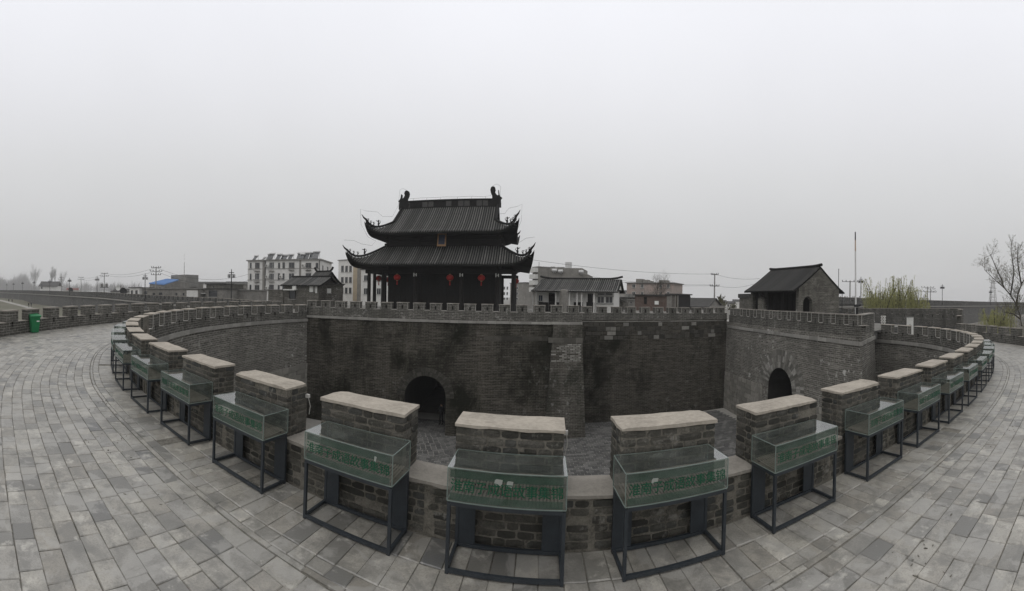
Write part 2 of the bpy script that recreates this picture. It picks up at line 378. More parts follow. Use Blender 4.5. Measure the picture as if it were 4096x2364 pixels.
def copy_tree(o, parent=None):
    c = o.copy(); COL.objects.link(c)
    if parent is not None: c.parent = parent
    for ch in list(o.children): copy_tree(ch, c)
    return c
ORD = ['first', 'second', 'third', 'fourth', 'fifth', 'sixth', 'seventh', 'eighth', 'ninth', 'tenth', 'eleventh', 'twelfth', 'thirteenth', 'fourteenth', 'fifteenth', 'sixteenth', 'seventeenth', 'eighteenth', 'nineteenth', 'twentieth', 'twenty-first', 'twenty-second', 'twenty-third']
def frame2d(p, tx, ty, z=0.0):
    """local x along the tangent, local y to its left (away from the walkway)"""
    l = math.hypot(tx, ty); tx /= l; ty /= l
    m = Matrix(((tx, -ty, 0, p[0]), (ty, tx, 0, p[1]), (0, 0, 1, z), (0, 0, 0, 1)))
    return m
class Curve:
    """smooth plan curve by arc length"""
    def __init__(s, pts, smooth=True, sub=12):
        P = [Vector((p[0], p[1])) for p in pts]; out = []
        if smooth:
            Q = [P[0] * 2 - P[1]] + P + [P[-1] * 2 - P[-2]]
            for i in range(1, len(Q) - 2):
                for k in range(sub):
                    t = k / sub; a, b, c, d = Q[i - 1], Q[i], Q[i + 1], Q[i + 2]
                    out.append(0.5 * ((2 * b) + (c - a) * t + (2 * a - 5 * b + 4 * c - d) * t * t + (3 * b - a - 3 * c + d) * t ** 3))
            out.append(P[-1])
        else: out = P
        s.p = out; s.l = [0.0]
        for a, b in zip(out, out[1:]): s.l.append(s.l[-1] + (b - a).length)
        s.L = s.l[-1]; s.k = 0
    def seg(s, t):
        lo, hi = 0, len(s.l) - 2
        while lo < hi:
            m = (lo + hi + 1) // 2
            if s.l[m] <= t: lo = m
            else: hi = m - 1
        return lo
    def at(s, t):
        i = s.seg(t); a, b = s.p[i], s.p[i + 1]
        return a + (b - a) * ((t - s.l[i]) / max(1e-9, s.l[i + 1] - s.l[i]))
    def tan(s, t, h=0.6):
        d = s.at(min(s.L, t + h)) - s.at(max(0, t - h)); d.normalize(); return d
    def off(s, t, o):
        """point o metres to the right-hand side (towards the walkway for a curve running left to right)"""
        p = s.at(t); d = s.tan(t); return Vector((p.x + d.y * o, p.y - d.x * o))
    def near(s, q):
        q = Vector(q[:2]); best = (1e9, 0)
        for i in range(len(s.p)):
            d = (s.p[i] - q).length
            if d < best[0]: best = (d, s.l[i], i)
        i0 = best[2]; out = best[:2]
        for i in (i0 - 1, i0):
            if 0 <= i < len(s.p) - 1:
                a, e = s.p[i], s.p[i + 1] - s.p[i]; t = max(0.0, min(1.0, (q - a).dot(e) / max(1e-9, e.length_squared))); d = (a + e * t - q).length
                if d < out[0]: out = (d, s.l[i] + e.length * t)
        return out[1]

# ------------------------------------------------------------------ ground, courtyard, walkway
GZ = -8.1
g = MB(); g.face([(-3000, -3000, GZ - 0.03), (3000, -3000, GZ - 0.03), (3000, 3000, GZ - 0.03), (-3000, 3000, GZ - 0.03)])
tag(g.build('ground', 'earth'), kind='structure')

RING = Curve([(-16.8, 29.3), (-17.5, 26), (-17.8, 22.5), (-17.5, 18.6), (-16.7, 15.3), (-15.4, 12.4), (-13.9, 10.1), (-12.2, 8.3), (-10.3, 6.95),
              (-8.2, 5.85), (-6.4, 5.25), (-4.8, 4.86), (-3.18, 4.52), (-1.54, 4.24), (0, 4.05), (1.51, 3.97), (3.17, 3.99), (4.9, 4.08),
              (6.5, 4.18), (8.1, 4.33), (9.7, 4.55), (11.4, 4.86), (13.0, 5.22), (14.7, 5.68), (16.6, 6.35), (18.6, 7.35), (20.6, 8.7), (22.3, 10.3), (23.7, 12.2), (24.6, 14.2), (25.0, 16.4), (25.0, 18.5)])
OUT = Curve([(-23.2, 34.5), (-23.6, 27), (-23.4, 20.5), (-22.2, 14.2), (-20.5, 9.6), (-17.7, 4.6), (-13, -0.8), (-7, -4.3), (0, -5.2), (8, -4.6), (16, -2.0), (22, 2.0), (26.3, 6.7), (29.3, 10.4), (32.6, 14.8)])
S0 = RING.near((0.04, 4.05)); PITCH = 1.65; MW = 1.1; TH = 0.41; LOW = 0.54; TOP = 1.2

wk = MB(); N = 90
for i in range(N):
    a0, a1 = RING.at(RING.L * i / N), RING.at(RING.L * (i + 1) / N)
    b0, b1 = OUT.at(OUT.L * i / N), OUT.at(OUT.L * (i + 1) / N)
    wk.face([(b0.x, b0.y, -0.014), (b1.x, b1.y, -0.014), (a1.x, a1.y, -0.014), (a0.x, a0.y, -0.014)])
walk = tag(wk.build('walkway', 'grout', mw=MP), kind='structure')

def inside_out(p):
    """is p on the walkway side of the outer parapet"""
    t = OUT.near(p); q = OUT.at(t); d = OUT.tan(t)
    return (p[0] - q.x) * -d.y + (p[1] - q.y) * d.x > 0.25
def paver_piece(mb, c4, lift=0.0, th=0.05):
    """a paving brick over four plan corners, arrises worn, top slightly out of true"""
    cx = sum(p[0] for p in c4) / 4; cy = sum(p[1] for p in c4) / 4
    tilt = [lift + random.uniform(-0.0025, 0.0025) for _ in range(4)]
    ins = 0.008
    lo = [(p[0], p[1], -th) for p in c4]; mid = [(p[0], p[1], tilt[i] - 0.008) for i, p in enumerate(c4)]
    top = []
    for i, p in enumerate(c4):
        dx, dy = cx - p[0], cy - p[1]; l = math.hypot(dx, dy); k = ins * random.uniform(0.7, 1.9) / l
        top.append((p[0] + dx * k, p[1] + dy * k, tilt[i]))
    b = len(mb.v)
    for p in lo + mid + top: mb.vert(p)
    for r in (0, 4):
        for i in range(4):
            j = (i + 1) % 4; mb.f.append([b + r + i, b + r + j, b + r + 4 + j, b + r + 4 + i]); mb.uv.append(None)
    mb.f.append([b + 8, b + 9, b + 10, b + 11]); mb.uv.append(None)
pav = []
def add_paver(s0, s1, t0, t1, j=0.004, rv=None):
    g0 = 0.0028
    c = []
    for s_, t_ in ((s0 + g0, t1 - g0), (s1 - g0, t1 - g0), (s1 - g0, t0 + g0), (s0 + g0, t0 + g0)):
        p = RING.off(s_, TH / 2 + t_); c.append((p.x + random.uniform(-j, j), p.y + random.uniform(-j, j)))
    pav.append((c, rv if rv is not None else (random.uniform(0.1, 0.96) if random.random() > 0.12 else random.random())))
PW, PLN = 0.212, 0.415
sA, sB = 6.0, RING.L - 3.0
def stretch_k(s_): return 1.0
s_ = sA
while s_ < sB:                       # bricks laid across, at the foot of the parapet
    for t0, t1 in ((0.02, 0.43), (0.435, 0.845), (0.85, 1.02)):
        if random.random() > 0.02: add_paver(s_, s_ + PW, t0, t1, 0.006)
    s_ += PW
s_ = sA
while s_ < sB: add_paver(s_, s_ + PLN, 1.03, 1.10); s_ += PLN       # narrow kerb course
t = 1.11; row = 0
while t < 9.2:                       # running bond along the wall
    s_ = sA + random.uniform(0, 0.4)
    while s_ < sB:
        # keep the brick length when the outer courses fan out
        p, q = RING.off(s_, TH / 2 + t), RING.off(s_ + 0.4, TH / 2 + t)
        st = PLN * random.choice((1, 1, 0.97, 0.9, 0.8, 0.7, 0.6, 0.5)) / max(0.55, (q - p).length / 0.4)
        m_ = RING.off(s_ + st / 2, TH / 2 + t + 0.1)
        dcam = math.hypot(m_.x, m_.y)
        if m_.y > -1.5 and (dcam > 2.0) and inside_out(m_): add_paver(s_, s_ + st, t, t + PW + 0.003, 0.006)
        s_ += st
    t += PW + 0.003; row += 1
pav.sort(key=lambda c: 1 if math.hypot(c[0][0][0], c[0][0][1]) < 2.9 or c[0][0][1] < 0.6 else 0)   # those out of sight under the camera last
vis = [c for c in pav if math.hypot(c[0][0][0], c[0][0][1]) >= 2.9 and c[0][0][1] >= 0.6]
vis.sort(key=lambda c: math.hypot(c[0][0][0], c[0][0][1]))
ids = set(id(c) for c in vis[:300])
for c, r_ in vis[:300]:
    mb = MB(); mb.cur = r_; paver_piece(mb, c, random.uniform(-0.003, 0.002)); mb.build('paver', 'paver', walk)
mb = MB()
for e in pav:
    if id(e) in ids: continue
    mb.cur = e[1]; paver_piece(mb, e[0], random.uniform(-0.003, 0.002))
tag(mb.build('far_pavers', 'paver', walk), kind='stuff')
# crumbs of mortar and dead leaves on the paving
mb = MB()
for k in range(90):
    c0 = random.choice((-6.4, -4.9, -9.2, 3.4, 7.6, -3.2)); s_ = S0 + c0 + random.gauss(0, 0.35); t = 1.05 + 0.35 * ((c0 * 7) % 3) + random.gauss(0, 0.2)
    p = RING.off(min(max(s_, 1), RING.L - 1), TH / 2 + max(0.1, t)); r_ = random.uniform(0.004, 0.014) * (1 if random.random() < 0.8 else 1.7)
    if math.hypot(*p) < 2.2: continue
    an = random.uniform(0, 6.3); pts = []
    for a in (0, 1.1, 2.3, 3.6, 4.9):
        rr = r_ * random.uniform(0.4, 1.2); u, v = rr * 1.8 * math.cos(a), rr * 0.6 * math.sin(a); pts.append((p.x + u * math.cos(an) - v * math.sin(an), p.y + u * math.sin(an) + v * math.cos(an)))
    mb.prism(pts, 0.0, random.uniform(0.004, 0.009))
tag(mb.build('debris', 'grout', mw=MP), 'crumbs of mortar and dead leaves on the paving', 'debris', kind='stuff')

# ------------------------------------------------------------------ inner parapet of the barbican, bricks in relief near the camera
def brick_piece(mb, T, w, h, dep):
    nx, nz = 3, 2; b = len(mb.v); rows = []
    chip = random.random() < 0.12
    for iz in range(nz + 1):
        r_ = []
        for ix in range(nx + 1):
            ex = ix in (0, nx); ez = iz in (0, nz)
            x = -w / 2 + w * ix / nx; z = -h / 2 + h * iz / nz
            k = 0.007 if (ex and ez) else 0.002
            x += -math.copysign(k, x) if ex else random.uniform(-0.004, 0.004)
            z += (-math.copysign(k, z) if ez else 0) + random.uniform(-0.003, 0.003)
            y = random.uniform(-0.003, 0.004) + (0.006 if (ex and ez) else 0.003 if (ex or ez) else 0)
            if chip and ex and ix == 0 and iz == 2: y += 0.02; z -= 0.012; x += 0.015
            r_.append(len(mb.v)); mb.vert(T @ Vector((x, y, z)))
        rows.append(r_)
    for iz in range(nz):
        for ix in range(nx):
            mb.f.append([rows[iz][ix], rows[iz][ix + 1], rows[iz + 1][ix + 1], rows[iz + 1][ix]]); mb.uv.append(None)
    per = rows[0][:] + [rows[k][nx] for k in range(1, nz + 1)] + rows[nz][-2::-1] + [rows[k][0] for k in range(nz - 1, 0, -1)]
    bk = []
    for iz, ix in [(0, i) for i in range(nx + 1)] + [(k, nx) for k in range(1, nz + 1)] + [(nz, i) for i in range(nx - 1, -1, -1)] + [(k, 0) for k in range(nz - 1, 0, -1)]:
        bk.append(mb.vert(T @ Vector((-w / 2 + w * ix / nx, dep, -h / 2 + h * iz / nz))))
    n = len(per)
    for i in range(n):
        j = (i + 1) % n; mb.f.append([per[j], per[i], bk[i], bk[j]]); mb.uv.append(None)
def slab(x0, x1, y0, y1, z0, z1, nx=9, ny=3, jit=0.007):
    """mortar coping trowelled by hand: wavy edges and top"""
    mb = MB(); top = []; bot = []
    for j in range(ny + 1):
        a, b = [], []
        for i in range(nx + 1):
            ex = i in (0, nx); ey = j in (0, ny)
            x = x0 + (x1 - x0) * i / nx + (random.uniform(-jit, jit) if ex else 0)
            y = y0 + (y1 - y0) * j / ny + (random.uniform(-jit, jit) if ey else 0)
            z = z1 + random.uniform(-0.003, 0.003) - (0.004 if ex or ey else 0)
            if ex and ey and nx > 5 and random.random() < 0.3: k_ = random.uniform(0.01, 0.05); x -= math.copysign(k_, x - (x0 + x1) / 2); y -= math.copysign(k_ * 0.5, y - (y0 + y1) / 2); z -= 0.012
            a.append((x, y, z)); b.append((x, y, z0 + (random.uniform(-0.008, 0.006) if ey or ex else 0)))
        top.append(a); bot.append(b)
    mb.quadmesh(top)
    per = [(0, i) for i in range(nx + 1)] + [(j, nx) for j in range(1, ny + 1)] + [(ny, i) for i in range(nx - 1, -1, -1)] + [(j, 0) for j in range(ny - 1, 0, -1)]
    for k in range(len(per)):
        p, q = per[k], per[(k + 1) % len(per)]
        mb.face([bot[p[0]][p[1]], bot[q[0]][q[1]], top[q[0]][q[1]], top[p[0]][p[1]]])
    return mb
HW, HZ0, HZ1 = 0.08, 0.38, 0.64
def module_mesh(L=PITCH, mw=MW, low=LOW, top=TOP, th=TH, hole=True, base=0.0, hw=HW, hz=(HZ0, HZ1)):
    """one merlon with its loophole and half a notch on either side"""
    mb = MB(); a = th / 2; e = 0.012; t1 = top - 0.05
    mb.box(-L / 2 - e, -mw / 2, -a, a, base, low); mb.box(mw / 2, L / 2 + e, -a, a, base, low)
    if hole:
        mb.box(-mw / 2, -hw, -a, a, base, t1); mb.box(hw, mw / 2, -a, a, base, t1)
        mb.box(-hw, hw, -a, a, base, hz[0]); mb.box(-hw, hw, -a, a, hz[1], t1)
        mb.box(-hw, hw, a - 0.14, a - 0.10, hz[0], hz[1])
    else: mb.box(-mw / 2, mw / 2, -a, a, base, t1)
    return mb
def strip_mesh(L, mw, low, top, th, side=1, r=0.014):
    """light tube that outlines a merlon and the notch beside it"""
    mb = MB(); y = side * (th / 2 + 0.02); h = mw / 2 - 0.02
    j = lambda: random.uniform(-0.012, 0.012)
    mb.tube([(-h + j(), y, low + 0.05), (-h, y, top - 0.04 + j()), (0, y, top - 0.045 + j()), (h, y, top - 0.04 + j()), (h + j(), y, low + 0.05)], r, 4)
    mb.tube([(h + 0.05, y, low + 0.02), (L - mw / 2 - 0.03, y, low + 0.02 + j())], r, 4)
    return mb
inner = root('inner_parapet', 'low brick parapet with pale coping, running behind the glass cases', 'parapet', MP)
near_i = range(-9, 11)
n_ind = 0
def bond(x0, x1):
    out = []; x = x0
    while x < x1 - 0.03:
        w = random.choice((0.13, 0.15, 0.17, 0.185, 0.2, 0.28, 0.33)); 
        if x + w > x1 - 0.07: w = x1 - x
        out.append((x, x + w)); x += w
    return out
lo_i = -int((S0 - 0.6) / PITCH); hi_i = int((RING.L - S0 - 0.6) / PITCH)
MF = 1.0
far_mod = module_mesh(mw=MF).mesh('merlon'); far_mod.materials.append(M['parapet'])
far_strip = strip_mesh(PITCH, MF, LOW, TOP, TH, 1).mesh('light_strip'); far_strip.materials.append(M['strip'])
RY = Matrix.Rotation
for i in range(lo_i, hi_i + 1):
    s_ = S0 + i * PITCH; p = RING.at(s_); d = RING.tan(s_)
    T = frame2d(p, d.x, d.y)
    dz = random.uniform(-0.012, 0.012)
    if i in near_i:
        mb = MB(); a = TH / 2; e = 0.03
        f_ = -a + 0.011
        h_ = MW / 2 - 0.011
        mb.box(-PITCH / 2 - e, -h_, f_, a, -0.02, LOW - 0.02); mb.box(h_, PITCH / 2 + e, f_, a, -0.02, LOW - 0.02)
        mb.box(-h_, -HW, f_, a, -0.02, TOP - 0.03); mb.box(HW, h_, f_, a, -0.02, TOP - 0.03)
        mb.box(-HW, HW, f_, a, -0.02, HZ0); mb.box(-HW, HW, f_, a, HZ1, TOP - 0.03); mb.box(-HW, HW, a - 0.14, a - 0.1, HZ0, HZ1)
        mer = mb.build('merlon', 'mortar', inner, T)
        jobs = []
        for k in range(14):
            z = 0.01 + k * 0.0828 + 0.038 + random.uniform(-0.003, 0.003)
            x0, x1 = (-PITCH / 2, PITCH / 2) if k < 6 else (-MW / 2, MW / 2)
            for u0, u1 in bond(x0 + (random.uniform(0, 0.1) if k < 6 else 0), x1):
                if 4 <= k <= 7 and u1 > -HW - 0.02 and u0 < HW + 0.02: continue
                if random.random() < 0.05: continue
                jobs.append((Matrix.Translation(((u0 + u1) / 2, -a + random.uniform(-0.004, 0.005), z)), u1 - u0 - 0.012, 0.072 + random.uniform(-0.005, 0.004), 0.09))
            if k >= 6:
                for sg in (-1, 1):
                    for v0, v1 in ((-a + 0.095, 0.02), (0.02, a)) if k % 2 else ((-a + 0.095, -0.02), (-0.02, a)):
                        Ts = Matrix.Translation((sg * (MW / 2 + random.uniform(-0.005, 0.004)), (v0 + v1) / 2, z)) @ RY(sg * math.pi / 2, 4, 'Z')
                        jobs.append((Ts, v1 - v0 - 0.012, 0.072, 0.06))
        if 0 <= i <= 1:
            for (Tb, w, h, dep) in jobs:
                b_ = MB(); b_.cur = random.random(); brick_piece(b_, I4, w, h, dep); b_.build('brick', 'brick', mer, Tb); n_ind += 1
        else:
            b_ = MB()
            for (Tb, w, h, dep) in jobs: b_.cur = random.random(); brick_piece(b_, Tb, w, h, dep)
            tag(b_.build('brickwork', 'brick', mer), kind='stuff')
        slab(-MW / 2 - 0.006, MW / 2 + 0.006, -a - 0.008, a + 0.008, TOP - 0.032, TOP + dz).build('coping', 'cap', mer)
        slab(MW / 2 - 0.01, PITCH - MW / 2 + 0.01, -a - 0.012, a + 0.012, LOW - 0.022, LOW + 0.018, 5).build('ledge', 'ledge', mer)
        if i % 2 == 0:
            c_ = MB(); c_.cbox((MW / 2 + 0.03, a - 0.03, TOP - 0.16), 0.05, 0.04, 0.045)
            c_.tube([(MW / 2 + 0.04, a - 0.03, TOP - 0.17), (MW / 2 + 0.055, a, TOP - 0.3), (MW / 2 + 0.03, a + 0.01, TOP - 0.42)], 0.006, 4)
            c_.build('cable_clip', 'strip', mer)
    else:
        mer = link('merlon', far_mod, None, inner, T @ Matrix.Translation((0, 0, dz)))
        slab(-MF / 2 - 0.02, MF / 2 + 0.02, -TH / 2 - 0.02, TH / 2 + 0.02, TOP - 0.055, TOP, 3, 1, 0.01).build('coping', 'cap', mer)
        slab(MF / 2 - 0.01, PITCH - MF / 2 + 0.01, -TH / 2 - 0.012, TH / 2 + 0.012, LOW - 0.01, LOW + 0.018, 2, 1).build('ledge', 'ledge', mer)
        link('light_strip', far_strip, None, mer)

# ------------------------------------------------------------------ outer parapets (their town side hides behind the frame)
MO = 0.9; out_mod = module_mesh(mw=MO, low=0.62).mesh('merlon'); out_mod.materials.append(M['parapet'])
outer = root('outer_parapet', 'outer brick parapet with loopholes round the walkway, behind the green bin', 'parapet', MP)
n_m = int(OUT.L / PITCH)
for i in range(n_m):
    s_ = (i + 0.5) * PITCH; p = OUT.at(s_); d = OUT.tan(s_)
    if p.y < -1 and abs(p.x) < 14: continue
    T = frame2d(p, d.x, d.y) @ Matrix.Translation((0, 0, random.uniform(-0.02, 0.02)))
    mer = link('merlon', out_mod, None, outer, T)
    slab(-MO / 2 - 0.02, MO / 2 + 0.02, -TH / 2 - 0.02, TH / 2 + 0.02, TOP - 0.055, TOP, 4, 1, 0.012).build('coping', 'ledge', mer)
    slab(MO / 2 - 0.01, PITCH - MO / 2 + 0.01, -TH / 2 - 0.012, TH / 2 + 0.012, 0.61, 0.64, 2, 1).build('ledge', 'ledge', mer)

# ------------------------------------------------------------------ barbican wall below the parapets
bw = root('barbican_wall', 'curved grey brick barbican wall with a pale string course, facing the courtyard', 'wall', MP)
def curve_face(mb, C, o, z0, z1, batter, n, rev=False):
    rows = []
    for k in range(n + 1):
        s_ = C.L * k / n; a = C.off(s_, o); b = C.off(s_, o + batter)
        rows.append([(b.x, b.y, z0), (a.x, a.y, z1)])
    mb.quadmesh(rows, uvf=lambda i, j: (C.L * i / n, z0 if j == 0 else z1))
mb = MB(); curve_face(mb, RING, -TH / 2 + 0.004, -9.6, 0.0, -0.55, 120); mb.build('courtyard_face', 'ringwall', bw)
mb = MB(); curve_face(mb, OUT, -TH / 2 + 0.004, -9.6, 0.0, -0.9, 90); mb.build('outer_face', 'ringwall', bw)
s_ = 0.3
while s_ < RING.L - 0.5:             # string course
    if s_ < S0 - 9 or s_ > S0 + 15:
        w = random.uniform(0.62, 0.9); p = RING.at(s_ + w / 2); d = RING.tan(s_ + w / 2)
        mb = MB(); mb.cur = random.random(); mb.box(-w / 2 + 0.008, w / 2 - 0.008, TH / 2 - 0.05, TH / 2 + 0.10 + random.uniform(-0.01, 0.01), -0.24, -0.01)
        mb.build('string_stone', 'stone', bw, frame2d(p, d.x, d.y, random.uniform(-0.012, 0.012)))
        s_ += w
    else: s_ += 0.8
def ashlar(par, T, x0, x1, z0, z1, y, rows_h=0.42, slope=0.0, dep=0.06):
    z = z0
    while z < z1 - 0.1:
        h = rows_h * random.uniform(0.85, 1.15); x = x0 + random.uniform(-0.3, 0)
        while x < x1:
            w = random.choice((0.45, 0.7, 0.95)) * random.uniform(0.9, 1.1); a, b = max(x, x0), min(x + w, x1)
            if b - a > 0.12:
                yy = y - slope * (z - z0)
                m_ = MB(); m_.cur = random.random(); m_.box(a + 0.02, b - 0.02, yy - dep, yy + 0.045 + random.uniform(-0.012, 0.015), z + 0.018, z + h - 0.018)
                m_.build('block', 'ashlar', par, T)
            x += w
        z += h
# squared stone at the foot of the wall near its far corner: follow the curve in short lengths
for k in range(4):
    s_ = 1.0 + k * 2.0; p = RING.at(s_); d = RING.tan(s_)
    ashlar(bw, frame2d(p, d.x, d.y), -1.0, 1.0, -8.9, -3.9 - 0.1 * k, TH / 2 + 0.52, 0.44, 0.057)

# ------------------------------------------------------------------ display cases
CW, CD, CH, GB = 1.05, 0.42, 0.95, 0.65
def part_mesh(name, mat, fn, smooth=False):
    mb = MB(); fn(mb); me = mb.mesh(name, smooth); me.materials.append(M[mat]); return me
lg = 0.016
case_parts = []
def cp(name, mat, fn): case_parts.append((name, part_mesh(name, mat, fn)))
for sx_ in (-1, 1):
    for sy_ in (-1, 1):
        cp('leg', 'metal', lambda m, a=sx_, b=sy_: m.cbox((a * (CW / 2 - lg), b * (CD / 2 - lg), 0.32), 0.031, 0.031, 0.64))
for z, nm in ((0.03, 'bottom_rail'), (0.632, 'top_rail')):
    for sy_ in (-1, 1): cp(nm, 'metal', lambda m, b=sy_, z=z: m.cbox((0, b * (CD / 2 - lg), z), CW - 0.064, 0.029, 0.034))
    for sx_ in (-1, 1): cp(nm, 'metal', lambda m, a=sx_, z=z: m.cbox((a * (CW / 2 - lg), 0, z), 0.029, CD - 0.064, 0.034))
for sx_ in (-1, 1): cp('back_panel', 'metal', lambda m, a=sx_: m.cbox((a * (CW / 2 - 0.115), CD / 2 - 0.022, 0.33), 0.165, 0.008, 0.56))
cp('base_board', 'slatgap', lambda m: m.box(-CW / 2 + 0.002, CW / 2 - 0.002, -CD / 2 + 0.002, CD / 2 - 0.002, 0.6505, 0.658))
g0, g1, gt = 0.659, 0.95, 0.006
cp('glass_pane', 'glass', lambda m: m.box(-CW / 2, CW / 2, -CD / 2, -CD / 2 + gt, g0, g1))
cp('glass_pane', 'glass', lambda m: m.box(-CW / 2, CW / 2, CD / 2 - gt, CD / 2, g0, g1))
cp('glass_pane', 'glass', lambda m: m.box(-CW / 2, -CW / 2 + gt, -CD / 2 + gt + 0.001, CD / 2 - gt - 0.001, g0, g1))
cp('glass_pane', 'glass', lambda m: m.box(CW / 2 - gt, CW / 2, -CD / 2 + gt + 0.001, CD / 2 - gt - 0.001, g0, g1))
cp('glass_top', 'glasstop', lambda m: m.box(-CW / 2, CW / 2, -CD / 2, CD / 2, g1 + 0.001, g1 + 0.008))
def edges(m):
    e = 0.0035
    for a in (-1, 1):
        for b in (-1, 1): m.cbox((a * (CW / 2 + 0.001), b * (CD / 2 + 0.001), (g0 + g1) / 2), e * 2, e * 2, g1 - g0)
    for z in (g0 - 0.002, g1 + 0.004):
        for b in (-1, 1): m.cbox((0, b * (CD / 2 + 0.001), z), CW, e * 2, e * 2)
        for a in (-1, 1): m.cbox((a * (CW / 2 + 0.001), 0, z), e * 2, CD - 0.01, e * 2)
cp('sealed_edge', 'edge', edges)
cp('film_band', 'film', lambda m: m.box(-CW / 2 + 0.02, CW / 2 - 0.03, -CD / 2 + gt + 0.002, -CD / 2 + gt + 0.003, 0.868, 0.940))
cp('film_band', 'film', lambda m: m.box(-CW / 2 + 0.02, CW / 2 - 0.03, -CD / 2 + gt + 0.002, -CD / 2 + gt + 0.003, 0.664, 0.728))
fc = bpy.data.curves.new('lettering', 'FONT'); fc.body = '淮南子成语故事集锦'; fc.size = 0.117; fc.align_x = 'CENTER'; fc.align_y = 'CENTER'; fc.extrude = 0.0006; fc.space_character = 0.89
fo = bpy.data.objects.new('lettering_tmp', fc); COL.objects.link(fo)
dg = bpy.context.evaluated_depsgraph_get()
tme = bpy.data.meshes.new_from_object(fo.evaluated_get(dg)); tme.name = 'lettering'
bpy.data.objects.remove(fo)
tme.transform(Matrix.Translation((0.0, -CD / 2 - 0.0025, 0.797)) @ Matrix.Rotation(R(90), 4, 'X'))
import bmesh
b_ = bmesh.new()
for k, dx in enumerate((-0.0011, 0.0011)):       # thicken the strokes
    t2 = tme.copy(); t2.transform(Matrix.Translation((dx, -0.0004 * k, dx))); b_.from_mesh(t2); bpy.data.meshes.remove(t2)
b_.to_mesh(tme); b_.free()
tme.materials.clear(); tme.materials.append(M['ink'])
case_parts.append(('lettering', tme))
NS = 30
slat_me = part_mesh('slat', 'bamboo', lambda m: m.quadmesh([[(-0.0105, y, z), (-0.007, y, z + 0.005), (0.007, y, z + 0.005), (0.0105, y, z)] for y, z in ((-0.19, 0.6605), (0.0, 0.668), (0.19, 0.682))]))
def scroll_all(m):
    for k in range(NS):
        x = -0.47 + 0.94 * k / (NS - 1)
        m.quadmesh([[(x - 0.0105, y, z), (x - 0.007, y, z + 0.005), (x + 0.007, y, z + 0.005), (x + 0.0105, y, z)] for y, z in ((-0.19, 0.6605), (0.0, 0.668), (0.19, 0.682))])
scroll_me = part_mesh('slats', 'bamboo', scroll_all)
cord_me = part_mesh('bamboo_scroll', 'wood', lambda m: [m.box(-0.485, 0.485, -0.13, -0.122, 0.6585, 0.661), m.box(-0.485, 0.485, 0.128, 0.136, 0.6585, 0.674)])
fronts = [(-8.15, 5.01), (-6.56, 4.58), (-4.97, 4.22), (-3.31, 3.83), (-1.64, 3.56), (-.07, 3.36), (1.51, 3.28), (3.19, 3.35), (4.97, 3.46), (6.58, 3.43), (8.19, 3.5), (9.79, 3.7), (11.5, 4.0)]
cs = sorted(RING.near(p) + 0.075 * math.cos(math.atan2(p[0], p[1])) for p in fronts)
cs = [cs[0] - 1.68 * k for k in (4, 3, 2, 1)] + cs + [cs[-1] + 1.72 * k for k in (1, 2, 3, 4)]
for n, s_ in enumerate(cs):
    p = RING.off(s_, TH / 2 + 0.055 + CD / 2); d = RING.tan(s_)
    an = random.uniform(-0.012, 0.012)
    T = MP @ frame2d(p, d.x, d.y, 0.003) @ Matrix.Rotation(an, 4, 'Z')
    lab = {9: 'glass display case with white tape scraps, before the middle merlon', 10: 'glass display case with one torn tape scrap on its front pane'}.get(n, '%s glass display case with green lettering, counted from the green bin' % ORD[n])
    c = root('display_case', lab, 'display case', T, 'glass display cases along the parapet')
    for nm, me in case_parts: link(nm, me, None, c)
    sc_ = link('bamboo_scroll', cord_me, None, c)
    if 6 <= n <= 13:
        for k in range(NS): link('slat', slat_me, None, sc_, Matrix.Translation((-0.47 + 0.94 * k / (NS - 1), 0, random.uniform(0, 0.002))))
    else: tag(link('slats', scroll_me, None, sc_), kind='stuff')
    for x, z, w, h in {9: ((-0.07, 0.872, 0.075, 0.05), (0.03, 0.865, 0.06, 0.045)), 10: ((-0.25, 0.865, 0.07, 0.04),), 8: ((0.34, 0.88, 0.03, 0.05),)}.get(n, ()):
        mb = MB(); y = -CD / 2 - 0.0015
        mb.face([(x - w / 2, y, z - h / 2), (x + w / 2 - 0.01, y, z - h / 2 - 0.004), (x + w / 2, y, z + h / 2), (x - w / 4, y, z + h / 2 + 0.004), (x - w / 2 + 0.004, y, z + h / 3)])
        mb.build('tape', 'tape', c)

# ------------------------------------------------------------------ green bin
p = G(136, 1330, 0.0, 55.0); an = math.atan2(p.x, p.y)
T = MP @ Matrix.Translation((p.x, p.y, 0)) @ Matrix.Rotation(-an + R(25), 4, 'Z')
b_ = root('wheelie_bin', 'green plastic wheelie bin standing against the outer brick parapet', 'bin', T)
mb = MB(); mb.quadmesh([[(-0.19, -0.21, 0.03), (0.19, -0.21, 0.03), (0.19, 0.2, 0.03), (-0.19, 0.2, 0.03)], [(-0.25, -0.28, 0.78), (0.25, -0.28, 0.78), (0.25, 0.26, 0.78), (-0.25, 0.26, 0.78)], [(-0.28, -0.31, 0.79), (0.28, -0.31, 0.79), (0.28, 0.3, 0.79), (-0.28, 0.3, 0.79)], [(-0.28, -0.31, 0.84), (0.28, -0.31, 0.84), (0.28, 0.3, 0.84), (-0.28, 0.3, 0.84)]], True)
mb.box(-0.19, 0.19, -0.21, 0.2, 0.02, 0.035); mb.build('body', 'binp', b_)
mb = MB(); mb.quadmesh([[(x, y, z) for x in (-0.29, -0.1, 0.1, 0.29)] for y, z in ((-0.33, 0.845), (-0.31, 0.875), (0.0, 0.93), (0.26, 0.955), (0.31, 0.93), (0.31, 0.85))]); mb.box(-0.285, 0.285, -0.32, 0.30, 0.842, 0.86); mb.build('lid', 'binp', b_)
mb = MB(); mb.tube([(-0.2, 0.34, 0.84), (0.2, 0.34, 0.84)], 0.016, 6); mb.build('handle', 'binp', b_)
